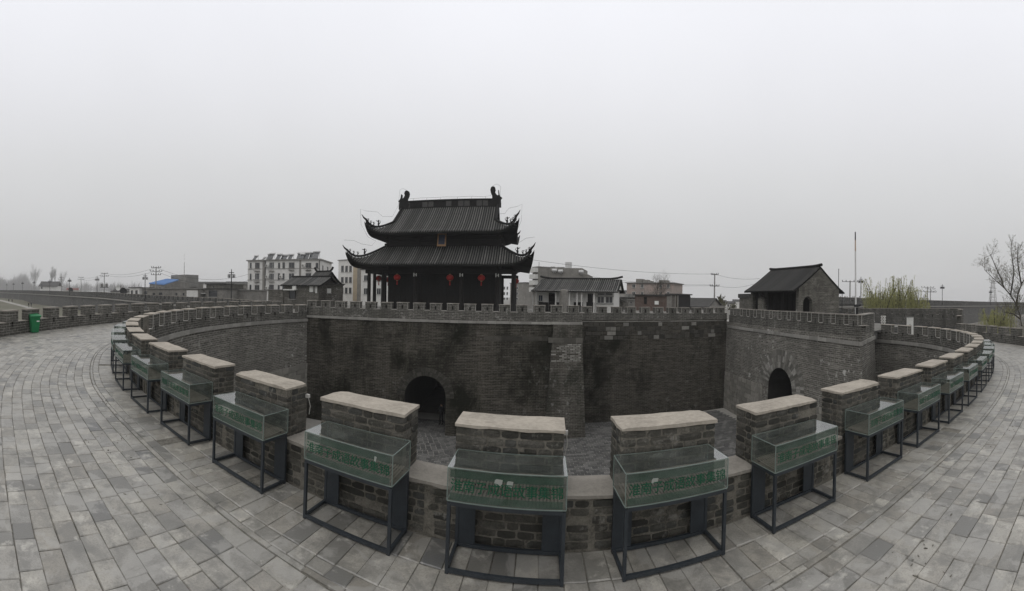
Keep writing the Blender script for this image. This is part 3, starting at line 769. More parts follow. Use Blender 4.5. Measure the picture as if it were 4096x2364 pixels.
for sx_ in (-1, 1):
    mb = MB(); mb.tube([(sx_ * 0.2, 0.23, 0.1), (sx_ * 0.25, 0.23, 0.1)], 0.1, 12); mb.build('wheel', 'black', b_)
mb = MB(); mb.face([(0.05, -0.263, 0.56), (0.2, -0.263, 0.56), (0.2, -0.268, 0.62), (0.05, -0.268, 0.62)]); mb.build('sticker', 'white', b_)

# ------------------------------------------------------------------ city wall with the main gate, and the side gate block
def dirv(A, B): d = Vector((B[0] - A[0], B[1] - A[1])); return d, d.length
def wall_local(mb, L, z0, z1, bat, arch=None, nseg=14):
    """wall face in the plane y=0 (outward -y), battered foot, optional arched opening (centre, width, crown)"""
    yb = lambda z: -bat * (z1 - z) / (z1 - z0)
    def q(pts): mb.face([(x, yb(z), z) for x, z in pts], [(x, z) for x, z in pts])
    if not arch: q([(0, z0), (L, z0), (L, z1), (0, z1)]); return []
    xc, w, zt = arch; r = w / 2; zs = zt - r
    q([(0, z0), (xc - r, z0), (xc - r, zs), (xc - r, z1), (0, z1)]); q([(xc + r, z0), (L, z0), (L, z1), (xc + r, z1), (xc + r, zs)])
    arc = [(xc + r * math.cos(math.pi * (1 - k / nseg)), zs + r * math.sin(math.pi * (1 - k / nseg))) for k in range(nseg + 1)]
    for a, b in zip(arc, arc[1:]): q([a, b, (b[0], z1), (a[0], z1)])
    return [(xc - r, z0)] + arc + [(xc + r, z0)]
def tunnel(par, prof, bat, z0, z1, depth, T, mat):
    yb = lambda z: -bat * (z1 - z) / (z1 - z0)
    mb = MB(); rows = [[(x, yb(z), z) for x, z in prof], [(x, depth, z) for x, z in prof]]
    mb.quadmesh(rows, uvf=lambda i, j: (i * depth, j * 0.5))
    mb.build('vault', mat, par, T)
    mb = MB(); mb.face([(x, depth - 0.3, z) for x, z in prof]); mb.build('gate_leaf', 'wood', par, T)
def voussoirs(par, T, arch, bat, z0, z1, n, dep=0.38, rings=2, mat='block'):
    xc, w, zt = arch; r = w / 2; zs = zt - r
    yb = lambda z: -bat * (z1 - z) / (z1 - z0)
    for g_ in range(rings):
        r0 = r + 0.01 + g_ * (dep + 0.02); r1 = r0 + dep; k_ = n + g_ * 4
        for k in range(k_):
            a0 = math.pi * (k + 0.06) / k_; a1 = math.pi * (k + 0.94) / k_
            m_ = MB(); m_.cur = random.random(); po = 0.05 - 0.02 * g_ + random.uniform(0, 0.02)
            pts = [(xc + rr * math.cos(a), zs + rr * math.sin(a)) for rr, a in ((r0, a0), (r1, a0), (r1, a1), (r0, a1))]
            f = [(x, yb(z) - po, z) for x, z in pts]; b = [(x, yb(z) + 0.05, z) for x, z in pts]
            m_.face(f[::-1] if False else f)
            for i in range(4): j = (i + 1) % 4; m_.face([f[i], b[i], b[j], f[j]])
            m_.build('voussoir', mat, par, T)
def string(par, T, x0, x1, z0, z1, y, wr=(0.65, 1.0), proud=0.1, mat='stone'):
    x = x0
    while x < x1 - 0.1:
        w = min(random.uniform(*wr), x1 - x); m_ = MB(); m_.cur = random.random()
        o_ = random.uniform(-0.012, 0.012)
        m_.box(x + 0.008, x + w - 0.008, y - proud + o_, y + 0.12, z0 + random.uniform(-0.01, 0.01), z1 + random.uniform(-0.01, 0.01)); m_.build('string_stone', mat, par, T); x += w
def parapet_line(par, A, B, zb, pitch, mw, low, top, th, hz, strips=True, mat='parapet', hw=0.06, zB=None, s_start=0.0, coping='ledge'):
    d, L = dirv(A, B); n = max(1, int((L - s_start) / pitch)); k = (L - s_start) / n
    me = module_mesh(k, mw, low, top, th, True, -0.05, hw, hz).mesh('merlon'); me.materials.append(M[mat])
    st = strip_mesh(k, mw, low, top, th, -1, 0.015).mesh('light_strip'); st.materials.append(M['strip'])
    cm = slab(-mw / 2 - 0.03, mw / 2 + 0.03, -th / 2 - 0.03, th / 2 + 0.03, top - 0.055, top, 3, 1, 0.01).mesh('coping'); cm.materials.append(M[coping])
    lm = slab(mw / 2 - 0.01, k - mw / 2 + 0.01, -th / 2 - 0.02, th / 2 + 0.02, low - 0.01, low + 0.03, 2, 1).mesh('ledge'); lm.materials.append(M[coping])
    for i in range(n):
        f = s_start + (i + 0.5) * k; t_ = f / L
        p = (A[0] + d.x * t_, A[1] + d.y * t_); z = zb + ((zB - zb) * t_ if zB is not None else 0)
        T = frame2d(p, d.x, d.y, z + random.uniform(-0.012, 0.012)) @ Matrix.Translation((0, th / 2, 0))
        mer = link('merlon', me, None, par, T); link('coping', cm, None, mer); link('ledge', lm, None, mer)
        if strips: link('light_strip', st, None, mer)
PL_, PB, PR0, PR, PS, PT = (-18.2, 28.72), (5.4, 29.5), (5.55, 32.45), (20.4, 32.9), (18.8, 14.9), (23.0, 16.95)
gw = root('gate_wall', 'dark mossy brick city wall with the main gate arch, below the tower', 'wall')
d, L = dirv(PL_, PB); T = frame2d(PL_, d.x, d.y)
ax = (38.8 * 0 + (-6.45 - PL_[0]), 3.2, -3.7)
BAT = 0.45
mb = MB(); prof = wall_local(mb, L, GZ - 0.2, 0.6, BAT, ax); mb.build('wall_face', 'gatewall', gw, T)
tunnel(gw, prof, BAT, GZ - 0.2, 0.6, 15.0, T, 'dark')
voussoirs(gw, T, ax, BAT, GZ - 0.2, 0.6, 34, 0.3, 2, 'archbrick')
string(gw, T, 1.3, L + 0.05, 0.40, 0.60, 0.0)
string(gw, T, L - 7.5, L - 2.6, -0.86, -0.52, -0.06, (1.1, 1.6), 0.04, 'archbrick')
string(gw, T, L - 2.6, L + 0.06, -0.98, -0.6, -0.06, (0.8, 1.3), 0.17, 'pierstone')
pr = MB(); zt_ = 0.38; zb_ = GZ - 0.2
fa = [(L - 2.2, -0.1, zt_), (L + 0.02, -0.1, zt_), (L + 0.28, -0.75, zb_), (L - 2.9, -0.75, zb_)]; bk = [(x, 0.1, z) for x, y, z in fa]
pr.face([fa[3], fa[2], fa[1], fa[0]], [(x, z) for x, y, z in (fa[3], fa[2], fa[1], fa[0])])
for i in range(4): j = (i + 1) % 4; pr.face([fa[i], fa[j], bk[j], bk[i]])
pr.build('corner_pier', 'pier', gw, T)
for r_ in range(14):                  # lime-bleached bricks at the corner
    x = L - 2.4 + (0.2 if r_ % 2 else 0)
    while x < L - 0.06:
        w = min(0.40, L - 0.04 - x); z = -1.12 - r_ * 0.122
        edge_ = 0.15 + 0.55 * (r_ > 10) + 0.6 * max(0, (L - 1.5 - x))
        if random.random() > edge_ and w > 0.08:
            yb = -0.1 - 0.65 * (zt_ - z) / (zt_ - zb_)
            m_ = MB(); m_.cur = random.uniform(0.35, 1.0); m_.box(x + 0.018, x + w - 0.018, yb - 0.02 - random.uniform(0, 0.01), yb + 0.05, z - 0.045, z + 0.045); m_.build('brick', 'rubble', gw, T)
        x += 0.42
d, L2 = dirv(PB, PR0); T2 = frame2d(PB, d.x, d.y); mb = MB(); wall_local(mb, L2, GZ - 0.2, 0.6, 0.25); mb.build('wall_face', 'gatewall', gw, T2)
d, L3 = dirv(PR0, PR); T3 = frame2d(PR0, d.x, d.y); mb = MB(); wall_local(mb, L3, GZ - 0.2, 0.6, 0.4); mb.build('wall_face', 'gatewall', gw, T3)
string(gw, T3, 0.3, L3 - 0.3, 0.42, 0.50, 0.0, (0.8, 1.4), 0.06, 'block')
z = -1.1
while z < 0.1:                        # rubble band of squared stones in the recessed stretch
    x = 0.4 + random.uniform(0, 0.6)
    while x < L3 - 0.6:
        w = random.choice((0.4, 0.55, 0.8)); h = 0.36
        if random.random() < 0.75:
            y = -0.4 * (0.6 - z) / (0.6 - GZ) - 0.02; m_ = MB(); m_.cur = random.random(); m_.box(x, x + w - 0.04, y - 0.02, y + 0.08, z, z + h - 0.04); m_.build('block', random.choice(('archbrick', 'archbrick', 'archbrick', 'archbrick', 'block')), gw, T3)
        x += w
    z += 0.38
parapet_line(gw, PL_, PB, 0.6, 1.28, 0.88, 0.70, 1.28, 0.5, (0.78, 1.06), s_start=1.2)
parapet_line(gw, PR0, PR, 0.48, 1.24, 0.84, 0.70, 1.26, 0.5, (0.74, 1.04), s_start=0.2)
deck = MB()
deck.face([(x, y, 0.585) for x, y in ((-22.6, 33.6), (-18.2, 28.75), (5.35, 29.55), (5.5, 32.5), (20.5, 32.95), (33, 36), (60, 49), (60, 62), (-45, 60), (-37, 42))])
tag(deck.build('wall_top', 'deck'), kind='structure')

sg = root('side_gate_wall', 'grey brick wall with the side gate arch and stone footing, below the small pavilion', 'wall')
d, L4 = dirv(PR, PS); T4 = frame2d(PR, d.x, d.y); ax4 = (9.75, 3.3, -2.75)
mb = MB(); prof = wall_local(mb, L4, GZ - 0.2, 0.35, 0.4, ax4); mb.build('wall_face', 'ringwall', sg, T4)
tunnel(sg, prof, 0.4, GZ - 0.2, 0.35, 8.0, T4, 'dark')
voussoirs(sg, T4, ax4, 0.4, GZ - 0.2, 0.35, 30, 0.46, 3, 'rubble')
string(sg, T4, 0.4, L4 + 0.1, -0.24, 0.0, 0.0)
ashlar(sg, T4 @ Matrix.Rotation(math.pi, 4, 'Z'), -7.3, -0.1, GZ - 0.1, -4.6, 0.40, 0.42, 0.047)
ashlar(sg, T4 @ Matrix.Rotation(math.pi, 4, 'Z'), -L4, -12.4, GZ - 0.1, -4.6, 0.40, 0.42, 0.047)
d, L5 = dirv(PS, PT); T5 = frame2d(PS, d.x, d.y)
mb = MB(); wall_local(mb, L5, GZ - 0.2, 0.35, 0.4); mb.build('wall_face', 'ringwall', sg, T5); string(sg, T5, -0.1, L5, -0.24, 0.0, 0.0)
def corner(par, A, B, C, z0, z1, b1, b2, mat):
    d1, _ = dirv(A, B); d2, _ = dirv(B, C); d1.normalize(); d2.normalize()
    n1, n2 = Vector((d1.y, -d1.x)), Vector((d2.y, -d2.x)); B_ = Vector(B)
    m_ = MB(); p1, p2 = B_ + n1 * b1, B_ + n2 * b2; k = B_ + (n1 * b1 + n2 * b2)
    m_.face([(p1.x, p1.y, z0), (k.x, k.y, z0), (B_.x, B_.y, z1)]); m_.face([(k.x, k.y, z0), (p2.x, p2.y, z0), (B_.x, B_.y, z1)]); m_.build('wall_corner', mat, par)
corner(sg, PR, PS, PT, GZ - 0.2, 0.35, 0.4, 0.4, 'ringwall')
corner(gw, PL_, PB, PR0, GZ - 0.2, 0.6, BAT, 0.25, 'gatewall')
parapet_line(sg, PR, PS, 0.35, 1.22, 0.85, 0.66, 1.34, 0.5, (0.6, 0.95), s_start=0.5)
parapet_line(sg, PS, PT, 0.35, 4.6, 4.3, 0.66, 1.34, 0.38, (0.5, 0.9), s_start=0.0)
mb = MB(); mb.face([(x, y, 0.33) for x, y in ((20.5, 32.85), (18.9, 15.0), (22.9, 17.0), (31, 19), (34, 35.6))]); tag(mb.build('side_gate_top', 'deck'), kind='structure')
up = root('upper_parapet', 'taller stretch of brick parapet beside the willow trees', 'parapet')
parapet_line(up, (44.5, 39), (35.6, 15.7), -0.4, 1.65, 1.2, 1.2, 1.86, 0.41, (0.9, 1.2), False, hw=0.1, zB=0.05)
parapet_line(up, (35.6, 15.7), (33.2, 14.9), 0.05, 1.6, 1.2, 1.2, 1.8, 0.41, (0.9, 1.2), False, hw=0.1)
mb = MB(); A, B = (44.5, 39), (35.6, 15.7); d, L6 = dirv(A, B); wall_local(mb, L6, GZ, 0.0, 0.3); 
mb.build('wall_face', 'farwall', up, frame2d(A, d.x, d.y))

# far stretches of the city wall, on both hands
def far_wall(name, label, pts, ztop, zbase, nmod, sgn, zstr=None):
    r_ = root(name, label, 'wall'); C = Curve(pts, False)
    zt = lambda s_: next((ztop[i] + (ztop[i + 1] - ztop[i]) * (s_ - C.l[i]) / (C.l[i + 1] - C.l[i]) for i in range(len(pts) - 1) if s_ <= C.l[i + 1] + 1e-6), ztop[-1])
    zb = lambda s_: next((zbase[i] + (zbase[i + 1] - zbase[i]) * (s_ - C.l[i]) / (C.l[i + 1] - C.l[i]) for i in range(len(pts) - 1) if s_ <= C.l[i + 1] + 1e-6), zbase[-1])
    mb = MB(); n = 60; rows = []
    for k in range(n + 1):
        s_ = C.L * (k / n) ** 1.6; a = C.at(s_); d = C.tan(s_, 3); e = zt(s_) - 1.2
        o = Vector((d.y, -d.x)) * sgn
        rows.append([(a.x + o.x * 0.5, a.y + o.y * 0.5, zb(s_) - 1.5), (a.x, a.y, e), (a.x - o.x * 7, a.y - o.y * 7, e + 0.02)])
    mb.quadmesh(rows, uvf=lambda i, j: (C.L * (i / n) ** 1.6, (-4.0, 0.0, 7.0)[j])); mb.build('wall_face', 'farwall', r_)
    if zstr is not None:
        mb = MB()
        for i in range(len(pts) - 1):
            p, q = pts[i], pts[i + 1]; d = C.tan((C.l[i] + C.l[i + 1]) / 2, 1); o = Vector((d.y, -d.x)) * sgn * 0.35
            z0, z1 = ztop[i] - zstr, ztop[i + 1] - zstr
            mb.face([(p[0] + o.x, p[1] + o.y, z0 - 0.3), (q[0] + o.x, q[1] + o.y, z1 - 0.3), (q[0] + o.x, q[1] + o.y, z1), (p[0] + o.x, p[1] + o.y, z0)])
            mb.face([(p[0] + o.x, p[1] + o.y, z0), (q[0] + o.x, q[1] + o.y, z1), (q[0], q[1], z1 + 0.02), (p[0], p[1], z0 + 0.02)])
        mb.build('string_course', 'stone', r_)
    me = module_mesh(1.65, 0.95, 0.55, 1.2, 0.42, True, -0.1, 0.1, (0.3, 0.5)).mesh('merlon'); me.materials.append(M['farwall'])
    cm = slab(-0.5, 0.5, -0.23, 0.23, 1.14, 1.2, 2, 1).mesh('coping'); cm.materials.append(M['ledge'])
    s_ = 0.9
    for k in range(nmod):
        p = C.at(s_); d = C.tan(s_, 0.8)
        mer = link('merlon', me, None, r_, frame2d(p, d.x, d.y, zt(s_) - 1.2)); link('coping', cm, None, mer)
        s_ += 1.65
    mb = MB()
    while s_ < C.L - 2:
        p = C.at(s_); d = C.tan(s_, 2); w = 3.0 if C.L - s_ > 60 else 3
        mb.box(-0.82 * 1.0, 0.82, -0.2, 0.2, -0.1, 0.6, frame2d(p, d.x, d.y, zt(s_) - 1.2)); mb.box(-0.5, 0.5, -0.2, 0.2, 0.6, 1.2, frame2d(p, d.x, d.y, zt(s_) - 1.2)); s_ += 1.65
    tag(mb.build('far_merlons', 'farwall', r_), kind='stuff')
    return C, zt
LW, LWz = far_wall('city_wall', 'long city wall receding into the haze past the lantern posts and fields', [(-22.8, 33.4), (-38, 42), (-62, 46.5), (-90, 50.5), (-125, 54), (-170, 57), (-260, 60), (-450, 64)], [1.5, 1.52, 1.67, 2.05, 2.15, 2.3, 2.35, 2.4], [-3.5, -3.2, -2.8, -2.6, -2.5, -2.0, -1.6, -1.2], 70, -1, 1.5)
RW, RWz = far_wall('city_wall', 'long city wall receding behind the willow trees and flagpole', [(42, 42), (66, 50), (100, 51.5), (150, 53), (250, 55), (420, 58)], [3.3, 3.2, 3.05, 2.85, 2.75, 2.6], [-5, -5, -4, -3, -2, -2], 60, 1, 1.6)

# courtyard floor of small setts
cy = MB(); cy.face([(x, y, GZ) for x, y in ((-17.6, 5), (0, 4.6), (25, 6), (26, 18), (20.8, 34), (-18.4, 34))]); court = tag(cy.build('courtyard', 'track'), kind='structure')
setts = []
def sett(cx, cy_, ang, w, h):
    c, s_ = math.cos(ang), math.sin(ang); c4 = []
    for a, b in ((-w / 2, -h / 2), (w / 2, -h / 2), (w / 2, h / 2), (-w / 2, h / 2)):
        c4.append((cx + a * c - b * s_ + random.uniform(-0.012, 0.012), cy_ + a * s_ + b * c + random.uniform(-0.012, 0.012)))
    setts.append((c4, random.random()))
y = 19.0; k = 0
while y < 32.3:
    x = -8.0 + (0.2 if k % 2 else 0); 
    while x < 19.0:
        far = math.hypot(x + 6.4, y - 29.5)
        lim = 29.0 if x < 5.3 else 32.2
        if y < lim and far > 4.6: sett(x, y, 0.02, 0.38, 0.24)
        x += 0.41
    y += 0.27; k += 1
for rr in range(3, 18):              # fan before the gate
    r_ = 0.3 * rr - 0.3
    for k in range(int(2 * math.pi * r_ / 0.36)):
        a = 2 * math.pi * k / max(1, int(2 * math.pi * r_ / 0.36)); x, y = -6.4 + r_ * math.cos(a), 29.5 + r_ * math.sin(a)
        if y < 29.0 and r_ < 4.6: sett(x, y, a + math.pi / 2, 0.32, 0.25)
for yy in range(12):
    for xx in range(8): sett(-7.9 + xx * 0.41 + (0.2 if yy % 2 else 0), 29.1 + yy * 0.27, 0, 0.38, 0.24)
def sett_seen(e):
    x, y = e[0][0]; a = x / y; return abs(a + 0.2) < 0.06 or abs(a - 0.235) < 0.045
first = sorted([e for e in setts if sett_seen(e)], key=lambda e: e[0][0][1])[:220]; fid = set(id(e) for e in first)
TZ = Matrix.Translation((0, 0, GZ + 0.03))
for e in first: m_ = MB(); m_.cur = e[1]; paver_piece(m_, e[0]); m_.build('sett', 'sett', court, TZ)
m_ = MB()
for e in setts:
    if id(e) not in fid: m_.cur = e[1]; paver_piece(m_, e[0])
tag(m_.build('far_setts', 'sett', court, TZ), kind='stuff')

# ------------------------------------------------------------------ gate tower
ZB = 0.6
TT = frame2d((-7.5, 38.8), 1, -0.026, ZB)
tw = root('gate_tower', 'two-tiered dark timber gate tower with upswept tiled eaves and red lanterns', 'tower', TT)
mb = MB(); mb.box(-8.6, 8.6, -1.0, 11.0, -0.5, 0.28); mb.build('podium', 'block', tw)
CX = (-7.6, -6.0, -2.4, 2.4, 6.0, 7.6); CY = (0, 1.6, 5.0, 8.4, 10.0)
col_me = MB(); col_me.lathe([(0.30, 0.28), (0.30, 0.42), (0.21, 0.5), (0.20, 2.0), (0.185, 4.5)], 10); col_me = col_me.mesh('column', True); col_me.materials.append(M['wood'])
for i, x in enumerate(CX):
    for j, y in enumerate(CY):
        if i in (0, 5) or j in (0, 4): link('column', col_me, None, tw, Matrix.Translation((x, y, 0)))
mb = MB(); mb.box(-6.0, 6.0, 1.6, 8.4, 0.28, 7.1); mb.build('hall_wall', 'wood', tw)
for k in range(16):
    x0 = -6.0 + 0.75 * k
    pm = MB(); pm.box(x0 + 0.04, x0 + 0.71, 1.53, 1.62, 0.4, 4.0); door = pm.build('door_panel', 'wood', tw)
    pm = MB(); pm.box(x0 + 0.14, x0 + 0.61, 1.50, 1.535, 2.0, 3.8); pm.build('lattice', 'ridge', door)
for y, nm in ((0, 'front'), (10, 'back')):
    mb = MB(); mb.box(-8.0, 8.0, y - 0.13, y + 0.13, 4.1, 4.5); mb.build('lintel', 'wood', tw)
for x in (-7.6, 7.6):
    mb = MB(); mb.box(x - 0.13, x + 0.13, 0.14, 9.86, 4.12, 4.48); mb.build('lintel', 'wood', tw)
for z in (7.25, 7.7, 8.15):
    mb = MB(); mb.box(-6.35, 6.35, 1.25, 8.75, z, z + 0.2); mb.build('beam', 'wood', tw)
mb = MB(); mb.box(-6.2, 6.2, 1.4, 8.6, 7.0, 8.75); mb.build('upper_wall', 'wood', tw)
for x in (-5.9, -2.4, 2.4, 5.9):
    mb = MB(); mb.box(x - 0.13, x + 0.13, 1.2, 1.4, 7.05, 8.7); mb.build('upper_post', 'wood', tw)

class Roof:
    """hipped roof: eave rectangle xe by (y0,y1), flat or ridge top at xt by yt; corners sweep up"""
    def __init__(s, xe, y0, y1, xt, yt, ze, zt, vh, lift, pw=1.25):
        s.xe, s.y0, s.y1, s.xt, s.yt, s.ze, s.zt, s.vh, s.lift, s.pw = xe, y0, y1, xt, yt, ze, zt, vh, lift, pw
        s.yc = (y0 + y1) / 2; s.hd = (y1 - y0) / 2
    def z(s, v): return s.ze + (s.zt - s.ze) * (0.25 * v + 0.75 * v ** s.pw if s.pw < 1.6 else v ** s.pw)
    def vmax(s, x): return 1.0 if abs(x) <= s.xt else s.vh * (s.xe - abs(x)) / (s.xe - s.xt)
    def up(s, u, v): return s.lift * min(1, abs(u)) ** 11 * max(0, 1 - v / s.vh) ** 1.5
    def front(s, x, v, sgn=1):
        y = s.y0 + (s.yt - s.y0) * v - 0.25 * abs(x / s.xe) ** 8 * max(0, 1 - v / s.vh)
        if sgn < 0: y = 2 * s.yc - y
        return Vector((x, y, s.z(v) + s.up(x / s.xe, v)))
    def side(s, y, v, sgn=1):
        x = s.xe - (s.xe - s.xt) * v / s.vh + 0.25 * abs((y - s.yc) / s.hd) ** 8 * max(0, 1 - v / s.vh)
        return Vector((sgn * x, y, s.z(v) + s.up((y - s.yc) / s.hd, v)))
    def vmax_side(s, y):
        inner = s.hd - (s.yt - s.y0) * s.vh
        return s.vh if abs(y - s.yc) <= inner else s.vh * (s.hd - abs(y - s.yc)) / (s.hd - inner)
    def surface(s, par, th=0.26):
        mb = MB(); nx, nv = 46, 9
        xs = [s.xe * (2 * i / nx - 1) for i in range(nx + 1)]
        xs = [math.copysign(s.xe * (1 - (1 - abs(x) / s.xe) ** 1.6), x) for x in xs]
        for sg in (1, -1):
            top = [[s.front(x, s.vmax(x) * k / nv, sg) for k in range(nv + 1)] for x in xs]
            mb.quadmesh(top)
            for r0, r1 in zip(top, top[1:]):      # eave edge and soffit
                a, b = r0[0], r1[0]; dn = Vector((0, 0, -th))
                mb.face([a, b, b + dn, a + dn])
                lim = s.xe - 1.9; cl = lambda p: Vector((max(-lim, min(lim, p.x)), (s.y0 if sg > 0 else s.y1) + sg * 1.9, s.ze - th + 0.3))
                mb.face([a + dn, b + dn, cl(b), cl(a)])
            ys = [s.yc + s.hd * (2 * i / 30 - 1) for i in range(31)]
            ys = [s.yc + math.copysign(s.hd * (1 - (1 - abs(y - s.yc) / s.hd) ** 1.6), y - s.yc) for y in ys]
            top = [[s.side(y, s.vmax_side(y) * k / nv, sg) for k in range(nv + 1)] for y in ys]
            mb.quadmesh(top)
            for r0, r1 in zip(top, top[1:]):
                a, b = r0[0], r1[0]; dn = Vector((0, 0, -th))
                lim = s.hd - 1.9; cl = lambda p: Vector((sg * (s.xe - 1.9), max(s.yc - lim, min(s.yc + lim, p.y)), s.ze - th + 0.3))
                mb.face([a, b, b + dn, a + dn]); mb.face([a + dn, b + dn, cl(b), cl(a)])
        return mb
    def roll(s, mb, fn, c, vm, r=0.068, n=7):
        rows = []
        for k in range(n + 1):
            p = fn(c, vm * k / n); 
            if k == 0: p = p + (p - fn(c, vm / n)) * 0.03
            ax_ = Vector((1, 0, 0)) if fn.__name__ == 'fx' else Vector((0, 1, 0))
            rows.append([p - ax_ * r + Vector((0, 0, -0.01)), p - ax_ * r * 0.6 + Vector((0, 0, r * 0.95)), p + ax_ * r * 0.6 + Vector((0, 0, r * 0.95)), p + ax_ * r + Vector((0, 0, -0.01))])
        mb.quadmesh(rows); mb.face([rows[0][0] - Vector((0, 0, 0.07)), rows[0][0], rows[0][1], rows[0][2], rows[0][3], rows[0][3] - Vector((0, 0, 0.07))])
def build_roof(par_name, R_, spacing=0.25):
    bed = R_.surface(tw).build(par_name, 'tilebed', tw)
    x = -R_.xe + 0.12
    def fx(c, v): return R_.front(c, v)
    def fb(c, v): return R_.front(c, v, -1)
    fb.__name__ = 'fx'
    while x < R_.xe - 0.1:
        vm = R_.vmax(x)
        if vm > 0.04: m_ = MB(); m_.cur = random.random(); R_.roll(m_, fx, x, vm); m_.build('tile_row', 'tile', bed)
        x += spacing
    m_ = MB(); x = -R_.xe + 0.12
    while x < R_.xe - 0.1: m_.cur = random.random(); R_.roll(m_, fb, x, max(0.05, R_.vmax(x)), n=4); x += spacing
    tag(m_.build('rear_tile_rows', 'tile', bed), kind='stuff')
    for sg in (-1, 1):
        def fy(c, v, sg=sg): return R_.side(c, v, sg)
        y = R_.yc - R_.hd + 0.15
        while y < R_.yc + R_.hd - 0.1:
            m_ = MB(); m_.cur = random.random(); R_.roll(m_, fy, y, max(0.05, R_.vmax_side(y)), n=4); m_.build('tile_row', 'tile', bed); y += spacing
    # hip ridges with their upturned horns and small beasts
    for sx_ in (-1, 1):
        for sy_ in (1, -1):
            pts = []
            for k in range(11):
                v = R_.vh * (1 - k / 10); x = R_.xe - (R_.xe - R_.xt) * v / R_.vh
                p = R_.front(sx_ * min(x, R_.xe * 0.999), min(v, R_.vmax(x * 0.999)), sy_); pts.append(p + Vector((0, 0, 0.16)))
            e = pts[-1]; o = Vector((sx_ * 0.17, -sy_ * 0.17, 0))
            pts += [e + o + Vector((0, 0, 0.16)), e + o * 2.0 + Vector((0, 0, 0.48))]
            h = MB(); h.tube(pts, [0.13] * 8 + [0.125, 0.12, 0.11, 0.08, 0.02], 6); hip = h.build('hip_ridge', 'ridge', bed)
            for q, (kk, sz) in enumerate(((5.6, 0.6), (7.3, 0.36), (8.3, 0.34), (9.2, 0.32))):
                i0 = int(kk); p = pts[i0].lerp(pts[i0 + 1], kk - i0) + Vector((0, 0, 0.12))
                bm_ = MB(); s2 = sz
                bm_.lathe([(0.01, 0), (0.15 * s2, 0.02 * s2), (0.18 * s2, 0.3 * s2), (0.09 * s2, 0.62 * s2), (0.15 * s2, 0.78 * s2), (0.12 * s2, 0.95 * s2), (0.02 * s2, 1.05 * s2)], 7, p)
                bm_.tube([p + Vector((sx_ * 0.1 * s2, 0, 0.75 * s2)), p + Vector((sx_ * 0.42 * s2, -sy_ * 0.2 * s2, 0.9 * s2))], [0.09 * s2, 0.04 * s2], 5)
                bm_.tube([p + Vector((-sx_ * 0.15 * s2, 0, 0.3 * s2)), p + Vector((-sx_ * 0.36 * s2, 0, 0.65 * s2)), p + Vector((-sx_ * 0.22 * s2, 0, 0.95 * s2))], [0.08 * s2, 0.05 * s2, 0.02 * s2], 4)
                bm_.build('ridge_beast', 'ridge', hip)
    return bed
lowR = Roof(9.35, -1.8, 11.8, 6.25, 1.35, 5.0, 7.0, 1.0, 1.35)
upR = Roof(7.85, -0.35, 10.35, 5.6, 5.0, 8.4, 12.0, 0.44, 1.3)
build_roof('lower_roof', lowR)
ub = build_roof('upper_roof', upR)
for sx_ in (-1, 1):                    # gable ends above the hips
    mb = MB(); pts = [Vector((sx_ * 5.6, upR.front(0, v).y, upR.z(v))) for v in [upR.vh + (1 - upR.vh) * k / 6 for k in range(7)]]
    back = [Vector((p.x, 2 * upR.yc - p.y, p.z)) for p in pts[-2::-1]]
    mb.face([p - Vector((sx_ * 0.25, 0, 0.05)) for p in pts + back]); mb.build('gable', 'ridge', ub)
    for sy_ in (1, -1):
        mb = MB(); q = [Vector((p.x, p.y if sy_ > 0 else 2 * upR.yc - p.y, p.z + 0.16)) for p in pts]; mb.tube(q, 0.16, 6); mb.build('verge_ridge', 'ridge', ub)
mb = MB(); mb.box(-5.7, 5.7, 4.84, 5.16, 11.75, 12.0); mb.box(-5.75, 5.75, 4.78, 5.22, 12.72, 12.86); mb.box(-5.65, 5.65, 4.88, 5.12, 12.0, 12.72); rdg = mb.build('main_ridge', 'ridge', tw)
for k in range(15):
    x = -4.9 + 0.7 * k
    mb = MB(); mb.box(x - 0.3, x + 0.3, 4.84, 4.885, 12.06, 12.66); 
    mb.build('ridge_panel', 'relief' if k in (0, 3, 4, 7, 9, 10, 12, 13) else 'ridge', rdg)
prof = [(-0.62, 0), (0.55, 0), (0.55, 0.35), (0.72, 0.5), (0.5, 0.72), (0.38, 0.95), (0.42, 1.25), (0.55, 1.5), (0.62, 1.8), (0.55, 2.08), (0.32, 2.2), (0.1, 2.1), (0.02, 1.85), (0.1, 1.62), (-0.05, 1.35), (-0.25, 1.2), (-0.3, 1.3), (-0.27, 1.75), (-0.36, 1.78), (-0.42, 1.32), (-0.55, 1.1), (-0.72, 0.98), (-0.58, 0.85), (-0.62, 0.4)]
for sx_ in (-1, 1):
    mb = MB(); f = [(sx_ * 5.35 - sx_ * x, 4.78, 11.9 + z * (1.0 if sx_ < 0 else 1.06)) for x, z in prof]; b = [(x, 5.22, z) for x, y, z in f]
    mb.face(f); mb.face(b[::-1])
    for i in range(len(f)): j = (i + 1) % len(f); mb.face([f[i], b[i], b[j], f[j]])
    mb.build('ridge_dragon', 'ridge', tw)
mb = MB(); r_ = 0.011                 # lightning wire
mb.tube([(-5.9, 4.9, 14.2), (-5.6, 4.9, 14.4), (-5.1, 4.9, 14.15), (-4.9, 4.9, 13.1)] + [(x, 4.9, 13.1 + random.uniform(-0.04, 0.06)) for x in (-3.5, -2, -0.5, 1, 2.5, 4)] + [(4.8, 4.9, 13.2), (5.0, 4.9, 14.3), (5.5, 4.9, 14.5), (5.9, 4.9, 14.2)], r_, 4)
